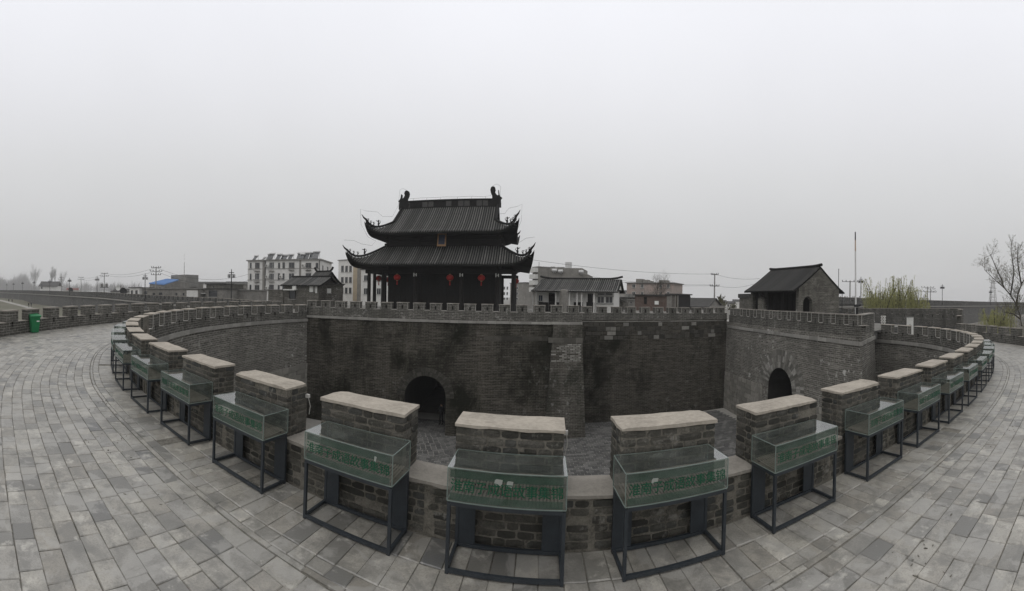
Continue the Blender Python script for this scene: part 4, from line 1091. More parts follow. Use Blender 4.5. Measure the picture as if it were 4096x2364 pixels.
for sx_ in (-1, 1):
    mb.tube([(sx_ * 5.9, 4.9, 14.2), (sx_ * 5.85, 4.2, 12.2), (sx_ * 5.9, 2.4, 10.6), (sx_ * 6.6, 1.2, 10.4), (sx_ * 7.0, 0.6, 10.8), (sx_ * 7.9, -0.5, 10.75), (sx_ * 8.35, -0.9, 10.9), (sx_ * 8.3, -0.8, 9.3), (sx_ * 7.7, -0.3, 8.0), (sx_ * 7.0, 0.3, 7.6), (sx_ * 7.4, 0, 7.1), (sx_ * 8.2, -0.8, 7.2), (sx_ * 8.8, -1.4, 7.5), (sx_ * 9.6, -2.2, 7.5)], r_, 4)
    for x in (1.0, 2.6, 4.2): mb.tube([(sx_ * x, 4.9, 12.8), (sx_ * x, 4.9, 13.1)], r_, 4)
mb.build('lightning_wire', 'wire', tw)
Tq = Matrix.Translation((0.1, 0.75, 6.95)) @ Matrix.Rotation(R(-14), 4, 'X')
mb = MB(); mb.box(-0.47, 0.47, -0.05, 0.03, 0, 1.42); pq = mb.build('name_board', 'gold', tw, Tq)
mb = MB(); mb.box(-0.33, 0.33, -0.075, -0.045, 0.2, 1.25); mb.build('board_field', 'blue', pq)
def lantern(x, y, z, r, nm='lantern'):
    """hung from the tower's beams, still a thing of its own"""
lan_body = MB(); lan_body.lathe([(0.10, -0.30), (0.26, -0.24), (0.36, -0.10), (0.38, 0.0), (0.36, 0.10), (0.26, 0.24), (0.10, 0.30)], 14); lan_body = lan_body.mesh('body', True); lan_body.materials.append(M['lantern'])
lan_cap = part_mesh('cap', 'gold', lambda m: [m.lathe([(0.0, 0.36), (0.11, 0.36), (0.12, 0.29), (0.0, 0.285)], 10), m.tube([(0, 0, 0.36), (0, 0, 0.75)], 0.012, 4)])
lan_foot = part_mesh('foot', 'gold', lambda m: m.lathe([(0.0, -0.29), (0.12, -0.29), (0.11, -0.36), (0.0, -0.36)], 10))
lan_tas = part_mesh('tassel', 'lantern', lambda m: m.lathe([(0.04, -0.36), (0.055, -0.5), (0.07, -0.78), (0.0, -0.78)], 6))
for n, (x, y, lab) in enumerate(((-4.4, -0.05, 'red silk lantern in the tower bay nearest the white apartment block'), (1.22, -0.05, 'red silk lantern hanging beside the middle column of the tower'), (4.41, -0.05, 'red silk lantern in the tower bay nearest the tiled white house'),
        (-7.6, 2.9, 'red silk lantern on the tower side facing the apartment block, nearer one'), (-7.6, 6.0, 'half-hidden red silk lantern farther back on the tower side'), (7.75, 6.6, 'small red silk lantern showing past the last tower column'))):
    l_ = root('lantern', lab, 'lantern', TT @ Matrix.Translation((x, y, 3.68)), 'red lanterns under the tower eaves')
    for nm, me in (('body', lan_body), ('cap', lan_cap), ('foot', lan_foot), ('tassel', lan_tas)): link(nm, me, None, l_)
fl = part_mesh('floodlight', 'frame', lambda m: [m.box(-0.17, -0.08, -0.3, -0.2, -0.18, 0.18), m.box(0.08, 0.17, -0.3, -0.2, -0.16, 0.14), m.box(-0.1, 0.1, -0.26, -0.22, -0.02, 0.02)])
for x in (-2.4, 2.4, 6.0): link('floodlight', fl, None, tw, Matrix.Translation((x, 0, 3.95)))

# ------------------------------------------------------------------ buildings
z1 = lambda x, y: (x * 0.2774, 1000 + y * 0.2774)
z2 = lambda x, y: (600 + x * 0.2774, 1000 + y * 0.2774)
z3 = lambda x, y: (1300 + x * 0.3984, 680 + y * 0.3984)
z4 = lambda x, y: (2100 + x * 0.3409, 1000 + y * 0.3409)
z5 = lambda x, y: (2860 + x * 0.2774, 900 + y * 0.2774)
z6 = lambda x, y: (3396 + x * 0.3297, 920 + y * 0.3297)
class Fac:
    """a street front between two plan points; pixels of the photograph give its openings"""
    def __init__(s, xa, da, xb, db):
        a, b = W(xa, 1185, da), W(xb, 1185, db); s.A = Vector((a.x, a.y)); s.B = Vector((b.x, b.y)); s.d = (s.B - s.A); s.L = s.d.length; s.d.normalize()
        s.T = frame2d(s.A, s.d.x, s.d.y)
    def uz(s, x, y):
        t = (x - 2048) / FPX; e = Vector((math.sin(t), math.cos(t)))
        det = s.d.x * -e.y + e.x * s.d.y
        u = (-s.A.x * -e.y + -e.x * s.A.y) / det if abs(det) > 1e-9 else 0
        p = s.A + s.d * u; return u, EYE + p.length * (hor(x) - y) / FPX
def window(par, fc_, p0, p1, nx=2, frame='frame', pane='pane', sill=True, proud=0.05, name='window', rot=None):
    (u0, z1_), (u1, z0) = fc_.uz(*p0), fc_.uz(*p1)
    window_uz(par, u0, u1, z0, z1_, nx, frame, pane, proud, name)
def window_uz(par, u0, u1, z0, z1_, nx=2, frame='frame', pane='pane', proud=0.05, name='window', T=None, y=0.0):
    b = min(0.07, (u1 - u0) * 0.1)
    m_ = MB(); m_.box(u0, u0 + b, y - proud, y + 0.02, z0, z1_); m_.box(u1 - b, u1, y - proud, y + 0.02, z0, z1_)
    m_.box(u0 + b, u1 - b, y - proud, y + 0.02, z0, z0 + b); m_.box(u0 + b, u1 - b, y - proud, y + 0.02, z1_ - b, z1_)
    for k in range(1, nx):
        x = u0 + (u1 - u0) * k / nx; m_.box(x - b / 3, x + b / 3, y - proud + 0.01, y + 0.02, z0 + b, z1_ - b)
    w_ = m_.build(name, frame, par, T)
    m_ = MB(); m_.box(u0 + b * 0.5, u1 - b * 0.5, y - 0.018, y + 0.01, z0 + b * 0.5, z1_ - b * 0.5); m_.build('pane', pane, w_)
    if name == 'window' and proud > 0.04:
        m_ = MB(); m_.box(u0 - 0.08, u1 + 0.08, y - 0.14, y + 0.01, z0 - 0.1, z0 - 0.005); m_.build('sill', 'concrete', w_)
    return w_
def block(name, label, f, dep, zb, zt, mat, roof='concrete', over=0.25, cat='building', top=0.18, group=None):
    r_ = root(name, label, cat, f.T, group)
    m_ = MB(); m_.box(0, f.L, 0, dep, zb, zt); m_.build('wall', mat, r_)
    if roof:
        m_ = MB(); m_.box(-over, f.L + over, -over, dep + over, zt, zt + top); m_.build('roof', roof, r_)
    return r_
def gable(par, x0, x1, y0, y1, ze, zr, over=0.4, mat='tile', spacing=0.3, upturn=0.35, conc=1.15, wallmat=None, rolls=True, ridge=True, overx=0.3):
    """ridge along x; slopes slightly hollow; joined tile rows, raised ridge with lifted ends"""
    yc = (y0 + y1) / 2; hd = yc - y0 + over; n = 5; slope = (zr - ze) / (yc - y0)
    zo = ze - slope * over * 0.8
    prof = [(k / n, zo + (zr - zo) * (k / n) ** conc) for k in range(n + 1)]
    m_ = MB()
    for sg in (-1, 1):
        for th in (0, -0.12): m_.quadmesh([[(x, yc + sg * hd * (1 - v), z + th) for v, z in prof] for x in (x0 - overx, x1 + overx)])
        m_.face([(x0 - overx, yc + sg * hd, zo), (x1 + overx, yc + sg * hd, zo), (x1 + overx, yc + sg * hd, zo - 0.12), (x0 - overx, yc + sg * hd, zo - 0.12)])
        for x in (x0 - overx, x1 + overx):
            for (va, za), (vb, zb_) in zip(prof, prof[1:]): m_.face([(x, yc + sg * hd * (1 - va), za), (x, yc + sg * hd * (1 - vb), zb_), (x, yc + sg * hd * (1 - vb), zb_ - 0.12), (x, yc + sg * hd * (1 - va), za - 0.12)])
    rf = m_.build('roof', 'tilebed' if rolls else mat, par)
    if rolls:
        m_ = MB(); x = x0 - overx + 0.1
        while x < x1 + overx - 0.05:
            m_.cur = random.random()
            for sg in (-1, 1):
                m_.quadmesh([[(x - 0.08, yc + sg * hd * (1 - v), z - 0.01), (x - 0.045, yc + sg * hd * (1 - v), z + 0.07), (x + 0.045, yc + sg * hd * (1 - v), z + 0.07), (x + 0.08, yc + sg * hd * (1 - v), z - 0.01)] for v, z in prof])
                v, z = prof[0]; m_.face([(x - 0.08, yc + sg * hd, z - 0.08), (x + 0.08, yc + sg * hd, z - 0.08), (x + 0.05, yc + sg * hd, z + 0.07), (x - 0.05, yc + sg * hd, z + 0.07)])
            x += spacing
        tag(m_.build('tile_rows', mat, rf), kind='stuff')
    if ridge:
        m_ = MB(); a, b = x0 - overx - 0.1, x1 + overx + 0.1; e = 0.14 * (b - a)
        pts = [(a, yc, zr + 0.08 + upturn), (a + e * 0.4, yc, zr + 0.08 + upturn * 0.45), (a + e, yc, zr + 0.08), ((a + b) / 2, yc, zr + 0.06), (b - e, yc, zr + 0.08), (b - e * 0.4, yc, zr + 0.08 + upturn * 0.45), (b, yc, zr + 0.08 + upturn)]
        m_.tube(pts, 0.15, 6); m_.build('ridge', 'ridge', rf)
    if wallmat:
        for x, o in ((x0, 0.0), (x1, 0.0)):
            m_ = MB(); m_.face([(x, y0, ze), (x, y1, ze), (x, yc, zr - 0.02)]); m_.build('gable_wall', wallmat, par)
    return rf

# white apartment block with solar heaters
f = Fac(990, 98, 1277, 91)
ap = block('apartment_block', 'four-storey white apartment block with a row of solar heaters on its roof', f, 11, GZ, 10.3, 'plaster', 'concrete', 0.35, top=0.25)
for ya, yb in ((180, 265), (338, 430), (500, 585), (660, 720)):
    for xc, w, n in ((1448, 30, 1), (1543, 66, 3), (1750, 70, 3), (1855, 30, 1), (1922, 36, 1), (2037, 80, 2), (2280, 80, 2), (2402, 40, 1)):
        if ya == 660 and xc > 1700: continue
        window(ap, f, z2(xc - w / 2, ya + random.randint(-4, 4)), z2(xc + w / 2, yb), n, random.choice(('frame', 'plaster2')))
for xc, w in ((1635, 34), (2160, 26)):
    (u0, a), (u1, b) = f.uz(*z2(xc - w / 2, 170)), f.uz(*z2(xc + w / 2, 720)); m_ = MB(); m_.box(u0, u1, -0.06, 0.01, b, 10.2); m_.build('stair_strip', 'plaster2', ap)
for xc in (1660, 2440):
    u, a = f.uz(*z2(xc, 400)); m_ = MB(); m_.tube([(u, -0.12, -3), (u, -0.12, 10.2)], 0.09, 6); m_.build('downpipe', 'black', ap)
for yb in (320, 480, 640):
    z = f.uz(*z2(1800, yb - 45))[1]; m_ = MB(); m_.box(-0.03, f.L + 0.03, -0.05, 0.0, z, z + 0.12); m_.build('floor_band', 'concrete', ap)
for q in range(3):
    for k in range(2): window_uz(ap, 2.0 + k * 4.5, 3.2 + k * 4.5, 7.6 - q * 2.8, 9.2 - q * 2.8, 1, 'frame', T=Matrix.Translation((f.L, 0, 0)) @ Matrix.Rotation(R(90), 4, 'Z'))
for n in range(9):
    xc, yy = random.choice((1590, 1690, 1800, 1890, 1965, 2110, 2210, 2340)), random.choice((225, 290, 385, 450, 545, 610))
    u, z = f.uz(*z2(xc, yy)); m_ = MB(); m_.box(u - 0.42, u + 0.42, -0.4, -0.02, z - 0.32, z + 0.3); ac = m_.build('air_conditioner', 'frame', ap)
    m_ = MB(); m_.tube([(u - 0.12, -0.43, z), (u - 0.12, -0.40, z)], 0.24, 12); m_.build('fan_grille', 'plaster2', ac)
for xc, ya in ((1543, 300), (1750, 300), (2037, 290), (2280, 290), (1543, 455), (1750, 455)):
    (u0, z), (u1, _) = f.uz(*z2(xc - 38, ya)), f.uz(*z2(xc + 38, ya)); m_ = MB(); m_.box(u0, u1, -0.75, -0.02, z - 0.06, z)
    for k in range(7): x_ = u0 + (u1 - u0) * k / 6; m_.tube([(x_, -0.72, z), (x_, -0.72, z + 0.5)], 0.02, 4)
    m_.tube([(u0, -0.72, z + 0.5), (u1, -0.72, z + 0.5)], 0.025, 4); m_.build('window_cage', 'plaster2', ap)
heat = [(1490, 0.8), (1600, 0.5), (1668, 1.1), (1722, 1.1), (1815, 1.0), (1870, 0.9), (1930, 0.8), (1990, 0.9), (2110, 1.15), (2165, 0.9), (2222, 1.15), (2295, 1.2), (2370, 1.25)]
for n, (xc, sz) in enumerate(heat):
    u, _ = f.uz(*z2(xc, 130)); h = root('solar_heater', '%s solar water heater along the white apartment roof, from the open sky end' % ORD[n], 'water heater', f.T @ Matrix.Translation((u, 1.0 + (n % 3) * 0.6, 10.55)), 'solar water heaters on the apartment roof')
    w = 0.9 * sz
    m_ = MB(); m_.tube([(-w * 0.75, 0.5, 1.45 * sz), (w * 0.75, 0.5, 1.45 * sz)], 0.27, 10); m_.build('tank', 'steel', h)
    m_ = MB(); m_.face([(-w * 0.6, -0.9, 0.12), (w * 0.6, -0.9, 0.12), (w * 0.6, 0.4, 1.25 * sz), (-w * 0.6, 0.4, 1.25 * sz)]); m_.box(-w * 0.6, w * 0.6, -0.95, -0.85, 0.02, 0.14); m_.build('collector', 'pane', h)
    for sx_ in (-1, 1):
        m_ = MB(); m_.tube([(sx_ * w * 0.6, 0.5, 1.4 * sz), (sx_ * w * 0.6, 0.8, 0)], 0.04, 4); m_.tube([(sx_ * w * 0.6, -0.9, 0.1), (sx_ * w * 0.6, 0.4, 1.25 * sz)], 0.035, 4); m_.build('stand', 'concrete', h)
f = Fac(1352, 112, 1412, 108)
b2 = block('apartment_block', 'narrow apartment house between the white block and the tower columns', f, 10, GZ, f.uz(*z3(200, 905))[1], 'plaster', 'concrete')
for xc in (172, 213, 253):
    for ya, yb in ((962, 1022), (1075, 1132), (1180, 1240)): window(b2, f, z3(xc - 13, ya), z3(xc + 13, yb), 1, 'plaster2')
f = Fac(1411, 100, 1442, 99)
b3 = block('stair_tower', 'tan rendered narrow house front beside the tower columns', f, 9, GZ, f.uz(*z3(300, 960))[1], 'tan', 'plaster2', 0.1)
(u0, a), (u1, b) = f.uz(*z3(322, 1000)), f.uz(*z3(352, 1000)); m_ = MB(); m_.box(u0, f.L, -0.08, 0, GZ, a + 1); m_.build('grey_panel', 'plaster2', b3)
f = Fac(1443, 95, 1560, 90)
b4 = block('townhouse', 'pale townhouse seen through the tower colonnade', f, 9, GZ, f.uz(*z3(420, 1000))[1], 'plaster', 'darkroof')
for xc in (410, 540):
    for ya, yb in ((1055, 1115), (1185, 1250)): window(b4, f, z3(xc - 22, ya), z3(xc + 22, yb), 2)
f = Fac(2040, 150, 2100, 140)
b5 = block('townhouse', 'distant grey townhouse in the gap right behind the last tower column', f, 9, GZ, f.uz(*z3(1820, 1140))[1], 'plaster2', 'darkroof')
for xc in (1800, 1830, 1930):
    for ya, yb in ((1170, 1200), (1225, 1255), (1280, 1305)): window(b5, f, z3(xc - 8, ya), z3(xc + 8, yb), 1)

# grey brick house standing on the wall top
f = Fac(*[z2(1925, 0)[0], 47.0, z2(2440, 0)[0], 44.5])
gh = root('brick_house', 'small grey brick house with tiled roof, left of the gate tower', 'house', f.T)
zt = f.uz(*z2(2100, 495))[1]; zr = f.uz(*z2(2100, 412))[1]
m_ = MB(); m_.box(0.1, f.L - 0.1, 0, 5, 0.3, zt); m_.build('wall', 'housebrick', gh)
gable(gh, 0, f.L, 0, 5.0, zt, zr + 0.25, 0.35, spacing=0.25, upturn=0.0, wallmat='housebrick')
window(gh, f, z2(2010, 585), z2(2100, 705), 1, 'wood', 'pane')
for p0, p1, mt, nm in (((1950, 565), (2115, 582), 'frame', 'awning'), ((2072, 510), (2122, 578), 'frame', 'air_conditioner'), ((2302, 520), (2350, 605), 'frame', 'notice_board'), ((2386, 520), (2410, 622), 'frame', 'notice_board'), ((2358, 522), (2382, 600), 'concrete', 'notice_board')):
    (u0, a), (u1, b) = f.uz(*z2(*p0)), f.uz(*z2(*p1)); m_ = MB(); m_.box(u0, u1, -0.5 if nm == 'awning' else (-0.35 if nm == 'air_conditioner' else -0.06), 0, b, a); m_.build(nm, mt, gh)
f = Fac(z2(1705, 0)[0], 49.5, z2(1925, 0)[0], 48.0)
lb = block('brick_outhouse', 'low flat grey brick outhouse joined to the small brick house', f, 4, 0.3, f.uz(*z2(1800, 575))[1], 'housebrick', 'concrete', 0.06, 'house', 0.06)
f = Fac(z2(2190, 0)[0], 52.0, z2(2475, 0)[0], 50.0)
tp = root('small_temple', 'little hall with a steep curved roof and raised ridge ends behind the brick house', 'house', f.T)
ze, zr = f.uz(*z2(2330, 455))[1], f.uz(*z2(2330, 300))[1]
m_ = MB(); m_.box(0.4, f.L - 0.4, 0.3, 5.0, 0.3, ze); m_.build('wall', 'housebrick', tp)
gable(tp, 0.5, f.L - 0.5, 0.3, 5.0, ze, zr, 0.6, spacing=0.26, upturn=0.55, conc=1.35, wallmat='housebrick')
f = Fac(z2(2440, 0)[0], 46.0, z3(130, 0)[0] + 20, 46.5)
sh = block('wall_shed', 'dark low shed between the brick house and the tower', f, 4, 0.3, f.uz(*z3(60, 1150))[1], 'housebrick', 'darkroof', 0.2, 'shed', 0.1)
window(sh, f, z3(20, 1190), z3(60, 1235), 1, 'frame', 'frame')

# low houses on the left
def lowhouse(name, label, pa, pb, da, db, y_top, mat, roof, wins=(), dep=8, zz=z2, over=0.25, cat='house', zb=GZ):
    f = Fac(zz(pa, 0)[0], da, zz(pb, 0)[0], db)
    h = block(name, label, f, dep, zb, f.uz(*zz((pa + pb) / 2, y_top))[1], mat, roof, over, cat, 0.15)
    for w in wins: window(h, f, zz(w[0], w[1]), zz(w[2], w[3]), w[4] if len(w) > 4 else 1, 'plaster2')
    return f, h
P1, P2, P3, P4, P5 = W(*z2(-8, 478), 98), W(*z2(205, 495), 86), W(*z2(412, 430), 92), W(*z2(245, 418), 104), W(*z2(508, 470), 94)
bl = root('blue_roof_house', 'grey house with a sloping bright blue sheet roof', 'house', I4)
gd = lambda p: Vector((p.x, p.y, GZ))
m_ = MB(); dn = Vector((0, 0, -0.15))
m_.face([gd(P1), gd(P2), P2 + dn, P1 + dn]); m_.face([gd(P2), gd(P3), P3 + dn, P2 + dn]); m_.face([gd(P3), gd(P4), P4 + dn, P3 + dn]); m_.face([gd(P4), gd(P1), P1 + dn, P4 + dn]); m_.build('wall', 'plaster2', bl)
m_ = MB(); o1 = (P2 - P3) * 0.03
m_.face([P1 + o1, P2 + o1, P3, P4]); m_.face([P1 + o1 + dn, P2 + o1 + dn, P2 + o1, P1 + o1]); m_.face([P2 + o1 + dn, P3 + dn, P3, P2 + o1]); rf = m_.build('roof', 'blueroof', bl)
for k in range(15): m_ = MB(); t_ = k / 14; m_.tube([P1.lerp(P2, t_) + o1 + Vector((0, 0, 0.05)), P4.lerp(P3, t_) + Vector((0, 0, 0.05))], 0.07, 4); m_.build('roof_rib', 'blueroof', rf)
m_ = MB(); m_.prism([(P3.x, P3.y), (P5.x, P5.y), (P5.x - 2, P5.y + 8), (P3.x - 2, P3.y + 8)], GZ, [P5.z, P5.z, P5.z, P5.z]); m_.build('annex', 'plaster2', bl)
q = W(*z2(410, 410), 97); m_ = MB(); m_.box(q.x - 3.0, q.x + 3.0, q.y, q.y + 4, P5.z - 1, q.z + 0.9); m_.build('roof_tank', 'concrete', bl)
for k in range(3):
    c = P1.lerp(P2, 0.25 + 0.25 * k) - Vector((0, 0, 1.3)); dd = (P2 - P1).normalized(); nn = Vector((dd.y, -dd.x, 0)); m_ = MB()
    m_.face([c - dd * 0.6 + nn * 0.04 + Vector((0, 0, -0.5)), c + dd * 0.6 + nn * 0.04 + Vector((0, 0, -0.5)), c + dd * 0.6 + nn * 0.04 + Vector((0, 0, 0.5)), c - dd * 0.6 + nn * 0.04 + Vector((0, 0, 0.5))]); m_.build('window', 'pane', bl)
f, h = lowhouse('flat_house', 'low flat-roofed house under the blue roof, with two dark windows', -40, 322, 80, 76, 560, 'plaster2', 'concrete', ((35, 612, 78, 655), (125, 608, 182, 655)))
f, h = lowhouse('flat_house', 'low flat-roofed house with a white end wall', 318, 700, 74, 70, 558, 'plaster2', 'concrete', ((365, 615, 400, 660), (470, 615, 500, 660)))
(u0, a), (u1, b) = f.uz(*z2(530, 582)), f.uz(*z2(690, 582)); m_ = MB(); m_.box(u0, u1, -0.06, 0, GZ, a); m_.build('white_wall', 'plaster', h)
f, h = lowhouse('flat_house', 'low house with a small awning beside the lantern post', 715, 1052, 72, 68, 562, 'plaster2', 'darkroof', ((735, 620, 810, 665), (845, 575, 975, 680)), 6)
(u0, a), (u1, b) = f.uz(*z2(735, 618)), f.uz(*z2(810, 632)); m_ = MB(); m_.box(u0, u1, -0.9, 0, b, a); m_.build('awning', 'frame', h)
f, h = lowhouse('flat_house', 'long plain grey wall and roof beside the apartment block', 1052, 1392, 74, 70, 580, 'plaster2', 'concrete', (), 6)
f, h = lowhouse('dark_roof_house', 'dark-roofed house behind the low flat houses', 810, 1050, 95, 92, 492, 'housebrick', 'darkroof', ((900, 520, 930, 550),), 9)
f, h = lowhouse('grey_house', 'grey house in front of the apartment block end', 1050, 1400, 120, 110, 500, 'plaster2', 'concrete', ((1100, 520, 1130, 545), (1220, 520, 1250, 545)), 9)
for n, (a, b, yt, d) in enumerate(((510, 700, 480, 170), (700, 900, 470, 190), (900, 1100, 470, 200), (1100, 1410, 468, 180))):
    f, h = lowhouse('town_house', '%s hazy low roof along the skyline between blue roof and apartment block' % ORD[n], a, b, d, d, yt + 12, 'plaster', 'darkroof', (), 8)
    gable(h, 0, f.L, 0, 8, f.uz(*z2(a, yt + 12))[1] + 0.15, f.uz(*z2(a, yt))[1] + 0.6, 0.3, 'darkroof', rolls=False, ridge=False)
f, h = lowhouse('white_cottage', 'small white cottage with two dark windows on the skyline', 1868, 2008, 96, 92, 545, 'plaster', 'darkroof', ((1888, 580, 1918, 640), (1953, 580, 1985, 640)), 7, z1)
f, h = lowhouse('flat_house', 'plain grey low house beside the white cottage', 2010, 2200, 94, 88, 555, 'plaster2', 'concrete', ((2080, 590, 2160, 640),), 7, z1)
f, h = lowhouse('white_cottage', 'hazy white cottage by the satellite dishes', 1600, 1850, 150, 145, 605, 'plaster', 'darkroof', (), 7, z1)
gable(h, 0, f.L, 0, 7, f.uz(*z1(1700, 605))[1] + 0.15, f.uz(*z1(1700, 555))[1], 0.3, 'darkroof', rolls=False, ridge=False)
f, h = lowhouse('red_roof_house', 'low white house with a faded red roof far along the wall', 905, 1185, 300, 300, 580, 'plaster', 'darkroof', (), 8, z1)
gable(h, 3, f.L - 3, 0, 8, f.uz(*z1(1000, 580))[1] + 0.15, f.uz(*z1(1000, 548))[1], 0.3, 'redroof', rolls=False, ridge=False)
f, h = lowhouse('white_hall', 'hazy white hall with a grey hipped roof before the bare poplars', 575, 815, 330, 325, 520, 'plaster', 'darkroof', ((590, 490, 612, 560),), 12, z1)
gable(h, -1, f.L + 1, 0, 12, f.uz(*z1(700, 520))[1] + 0.15, f.uz(*z1(700, 455))[1], 1.0, 'darkroof', rolls=False, ridge=True)

# tiled white house and neighbours right of the tower
f = Fac(z4(95, 0)[0], 50.0, z4(1085, 0)[0], 47.5)
wh = root('tiled_house', 'long white-walled house with a grey tiled roof right of the gate tower', 'house', f.T)
ze, zr = f.uz(*z4(600, 478))[1], f.uz(*z4(600, 372))[1]
u1 = f.uz(*z4(1030, 500))[0]
m_ = MB(); m_.box(0.2, u1, 0.9, 7, 0.2, ze + 0.1); m_.build('wall', 'plaster', wh)
gable(wh, 0.1, f.L - 0.2, 0.6, 7, ze + 0.25, zr + 0.5, 0.9, spacing=0.27, upturn=0.3, conc=1.25, wallmat='plaster')
m_ = MB(); m_.box(0, f.L, -0.18, -0.05, ze - 0.12, ze + 0.02); m_.build('eave_board', 'frame', wh)
TY = Matrix.Translation((0, 0.9, 0))
def wpx(p0, p1, nx, fr, pn='pane', nm='window'):
    (a, zb_), (b, za_) = f.uz(*z4(*p0)), f.uz(*z4(*p1)); window_uz(wh, a, b, za_, zb_, nx, fr, pn, 0.05, nm, TY)
wpx((133, 525), (186, 605), 2, 'frame', 'blue'); wpx((255, 500), (332, 612), 1, 'wood', 'wood', 'door'); wpx((720, 512), (780, 620), 1, 'wood', 'wood', 'door')
wpx((832, 497), (1022, 538), 2, 'frame'); wpx((832, 542), (920, 628), 2, 'frame'); wpx((930, 542), (1022, 628), 2, 'frame')
for xc in (90, 130, 360, 520, 610, 665, 810):
    u, _ = f.uz(*z4(xc, 550)); m_ = MB(); m_.box(u - 0.07, u + 0.07, 0.0, 0.14, 0.2, ze); m_.build('porch_post', 'plaster', wh)
for a_, b_ in ((135, 250), (255, 390), (555, 665), (705, 810)):
    (a, zb_), (b, za_) = f.uz(*z4(a_, 612)), f.uz(*z4(b_, 612)); m_ = MB(); m_.box(a, b, 0.82, 0.9, 0.2, zb_); m_.build('dado', 'wood', wh)
q = W(*z4(457, 600), 45.0)
m_ = MB(); rows = []
for z, w, t in ((0.2, 0.5, 0.3), (2.5, 0.5, 0.3), (4.0, 0.47, 0.28), (4.9, 0.42, 0.26), (5.45, 0.46, 0.24), (5.75, 0.3, 0.2), (5.85, 0.06, 0.15)):
    rows.append([(w * math.cos(a) * (1.1 if abs(math.cos(a)) > 0.5 else 1) + random.uniform(-0.03, 0.03), t * math.sin(a) * 1.6, (z - 0.2) * 0.5) for a in [2 * math.pi * k / 12 for k in range(12)]])
m_.quadmesh(rows, True)
tag(m_.build('stone_stele', 'plaster2', mw=Matrix.Translation((q.x, q.y, 0.6))), 'weathered rounded stone stele before the white tiled house', 'stele')
f = Fac(z4(150, 0)[0], 82, z4(735, 0)[0], 80)
st = root('stepped_building', 'bare grey concrete building with a stepped roofline behind the tiled house', 'building', f.T)
ua, za_ = f.uz(*z4(665, 212)); ub_, zb_ = f.uz(*z4(735, 285))
m_ = MB(); m_.box(0, ua, 0, 9, GZ, za_); m_.box(ua + 0.002, ub_, 0.1, 9, GZ, zb_); m_.build('wall', 'plaster2', st)
for z in (za_ - 2.6,):
    m_ = MB(); m_.box(1.5, f.L - 2, -0.1, 0, z, z + 0.15); m_.build('floor_band', 'concrete', st)
for a_, b_, y in ((280, 330, 190), (350, 440, 195)):
    (u0, z), (u1, _) = f.uz(*z4(a_, y)), f.uz(*z4(b_, y)); m_ = MB(); m_.box(u0, u1, 1, 2, za_ - 0.05, z); m_.build('roof_block', 'concrete', st)
for k, (a_, b_, y) in enumerate(((318, 375, 240), (392, 445, 250), (632, 683, 257))):
    (u0, z), (u1, _) = f.uz(*z4(a_, y)), f.uz(*z4(b_, y)); h = MB(); h.tube([(u0, -0.45, z), (u1, -0.45, z)], 0.33, 10); h.box(u0 + 0.3, u0 + 0.4, -0.5, 0.0, z - 0.5, z - 0.3); h.box(u1 - 0.4, u1 - 0.3, -0.5, 0.0, z - 0.5, z - 0.3)
    h.build('water_tank', 'steel', st)
(u0, z) = f.uz(*z4(475, 185)); m_ = MB(); m_.lathe([(0.0, 1.6), (0.75, 1.45), (0.75, 0.0), (0.0, 0.0)], 12, (u0, 3, za_)); m_.build('round_tank', 'steel', st)
(u0, z) = f.uz(*z4(140, 140)); m_ = MB(); m_.tube([(0.1, 0.2, za_), (0.1, 0.2, z)], 0.06, 5); m_.build('flue', 'concrete', st)
f = Fac(z4(84, 0)[0], 82, z4(150, 0)[0], 80)
bc = block('balcony_stack', 'white stacked balconies at the side of the stepped concrete building', f, 5, GZ, f.uz(*z4(110, 205))[1], 'plaster2', 'concrete', 0.1)
for y in (215, 290, 360, 440):
    (u0, z), (u1, _) = f.uz(*z4(86, y)), f.uz(*z4(150, y)); z2_ = f.uz(*z4(100, y + 50))[1]; m_ = MB(); m_.box(0, f.L - 0.05, -0.8, 0, z2_, z); m_.build('balcony', 'frame', bc)
f = Fac(z4(1192, 0)[0], 96, z4(1732, 0)[0], 92)
pk = block('pink_building', 'weathered pinkish three-storey building behind a bare tree', f, 9, GZ, f.uz(*z4(1450, 388))[1], 'pink', 'concrete', 0.35)
for xc, w in ((1275, 40), (1375, 30), (1590, 30), (1680, 34)):
    for ya, yb in ((400, 445), (490, 535), (575, 615)): window(pk, f, z4(xc - w / 2, ya), z4(xc + w / 2, yb), 2)
for a_, b_, y in ((1272, 1342, 335), (1350, 1410, 345), (1415, 1450, 358), (1545, 1645, 350)):
    (u0, z), (u1, _) = f.uz(*z4(a_, y)), f.uz(*z4(b_, y)); m_ = MB(); m_.box(u0, u1, 1.5, 3.5, f.uz(*z4(1450, 388))[1] + 0.14, z); m_.build('roof_block', 'plaster2', pk)
f = Fac(z4(1290, 0)[0], 62, z4(1690, 0)[0], 60)
rb = block('brick_shed', 'low reddish brick shed with a dark doorway below the pink building', f, 5, -2.0, f.uz(*z4(1500, 535))[1], 'redbrick', 'darkroof', 0.3, 'shed')
window(rb, f, z4(1398, 550), z4(1430, 632), 1, 'wood', 'wood', name='door')
(u0, a), (u1, b) = f.uz(*z4(1525, 598)), f.uz(*z4(1571, 640)); m_ = MB(); m_.box(u0, u1, -0.12, -0.02, b, a); m_.build('white_board', 'white', rb)
f = Fac(z4(1665, 0)[0], 60, z4(1803, 0)[0], 59)
ts = block('plank_shed', 'dark upright plank shed beside the reddish brick shed', f, 4, -2.0, f.uz(*z4(1730, 525))[1], 'wood', 'darkroof', 0.25, 'shed')
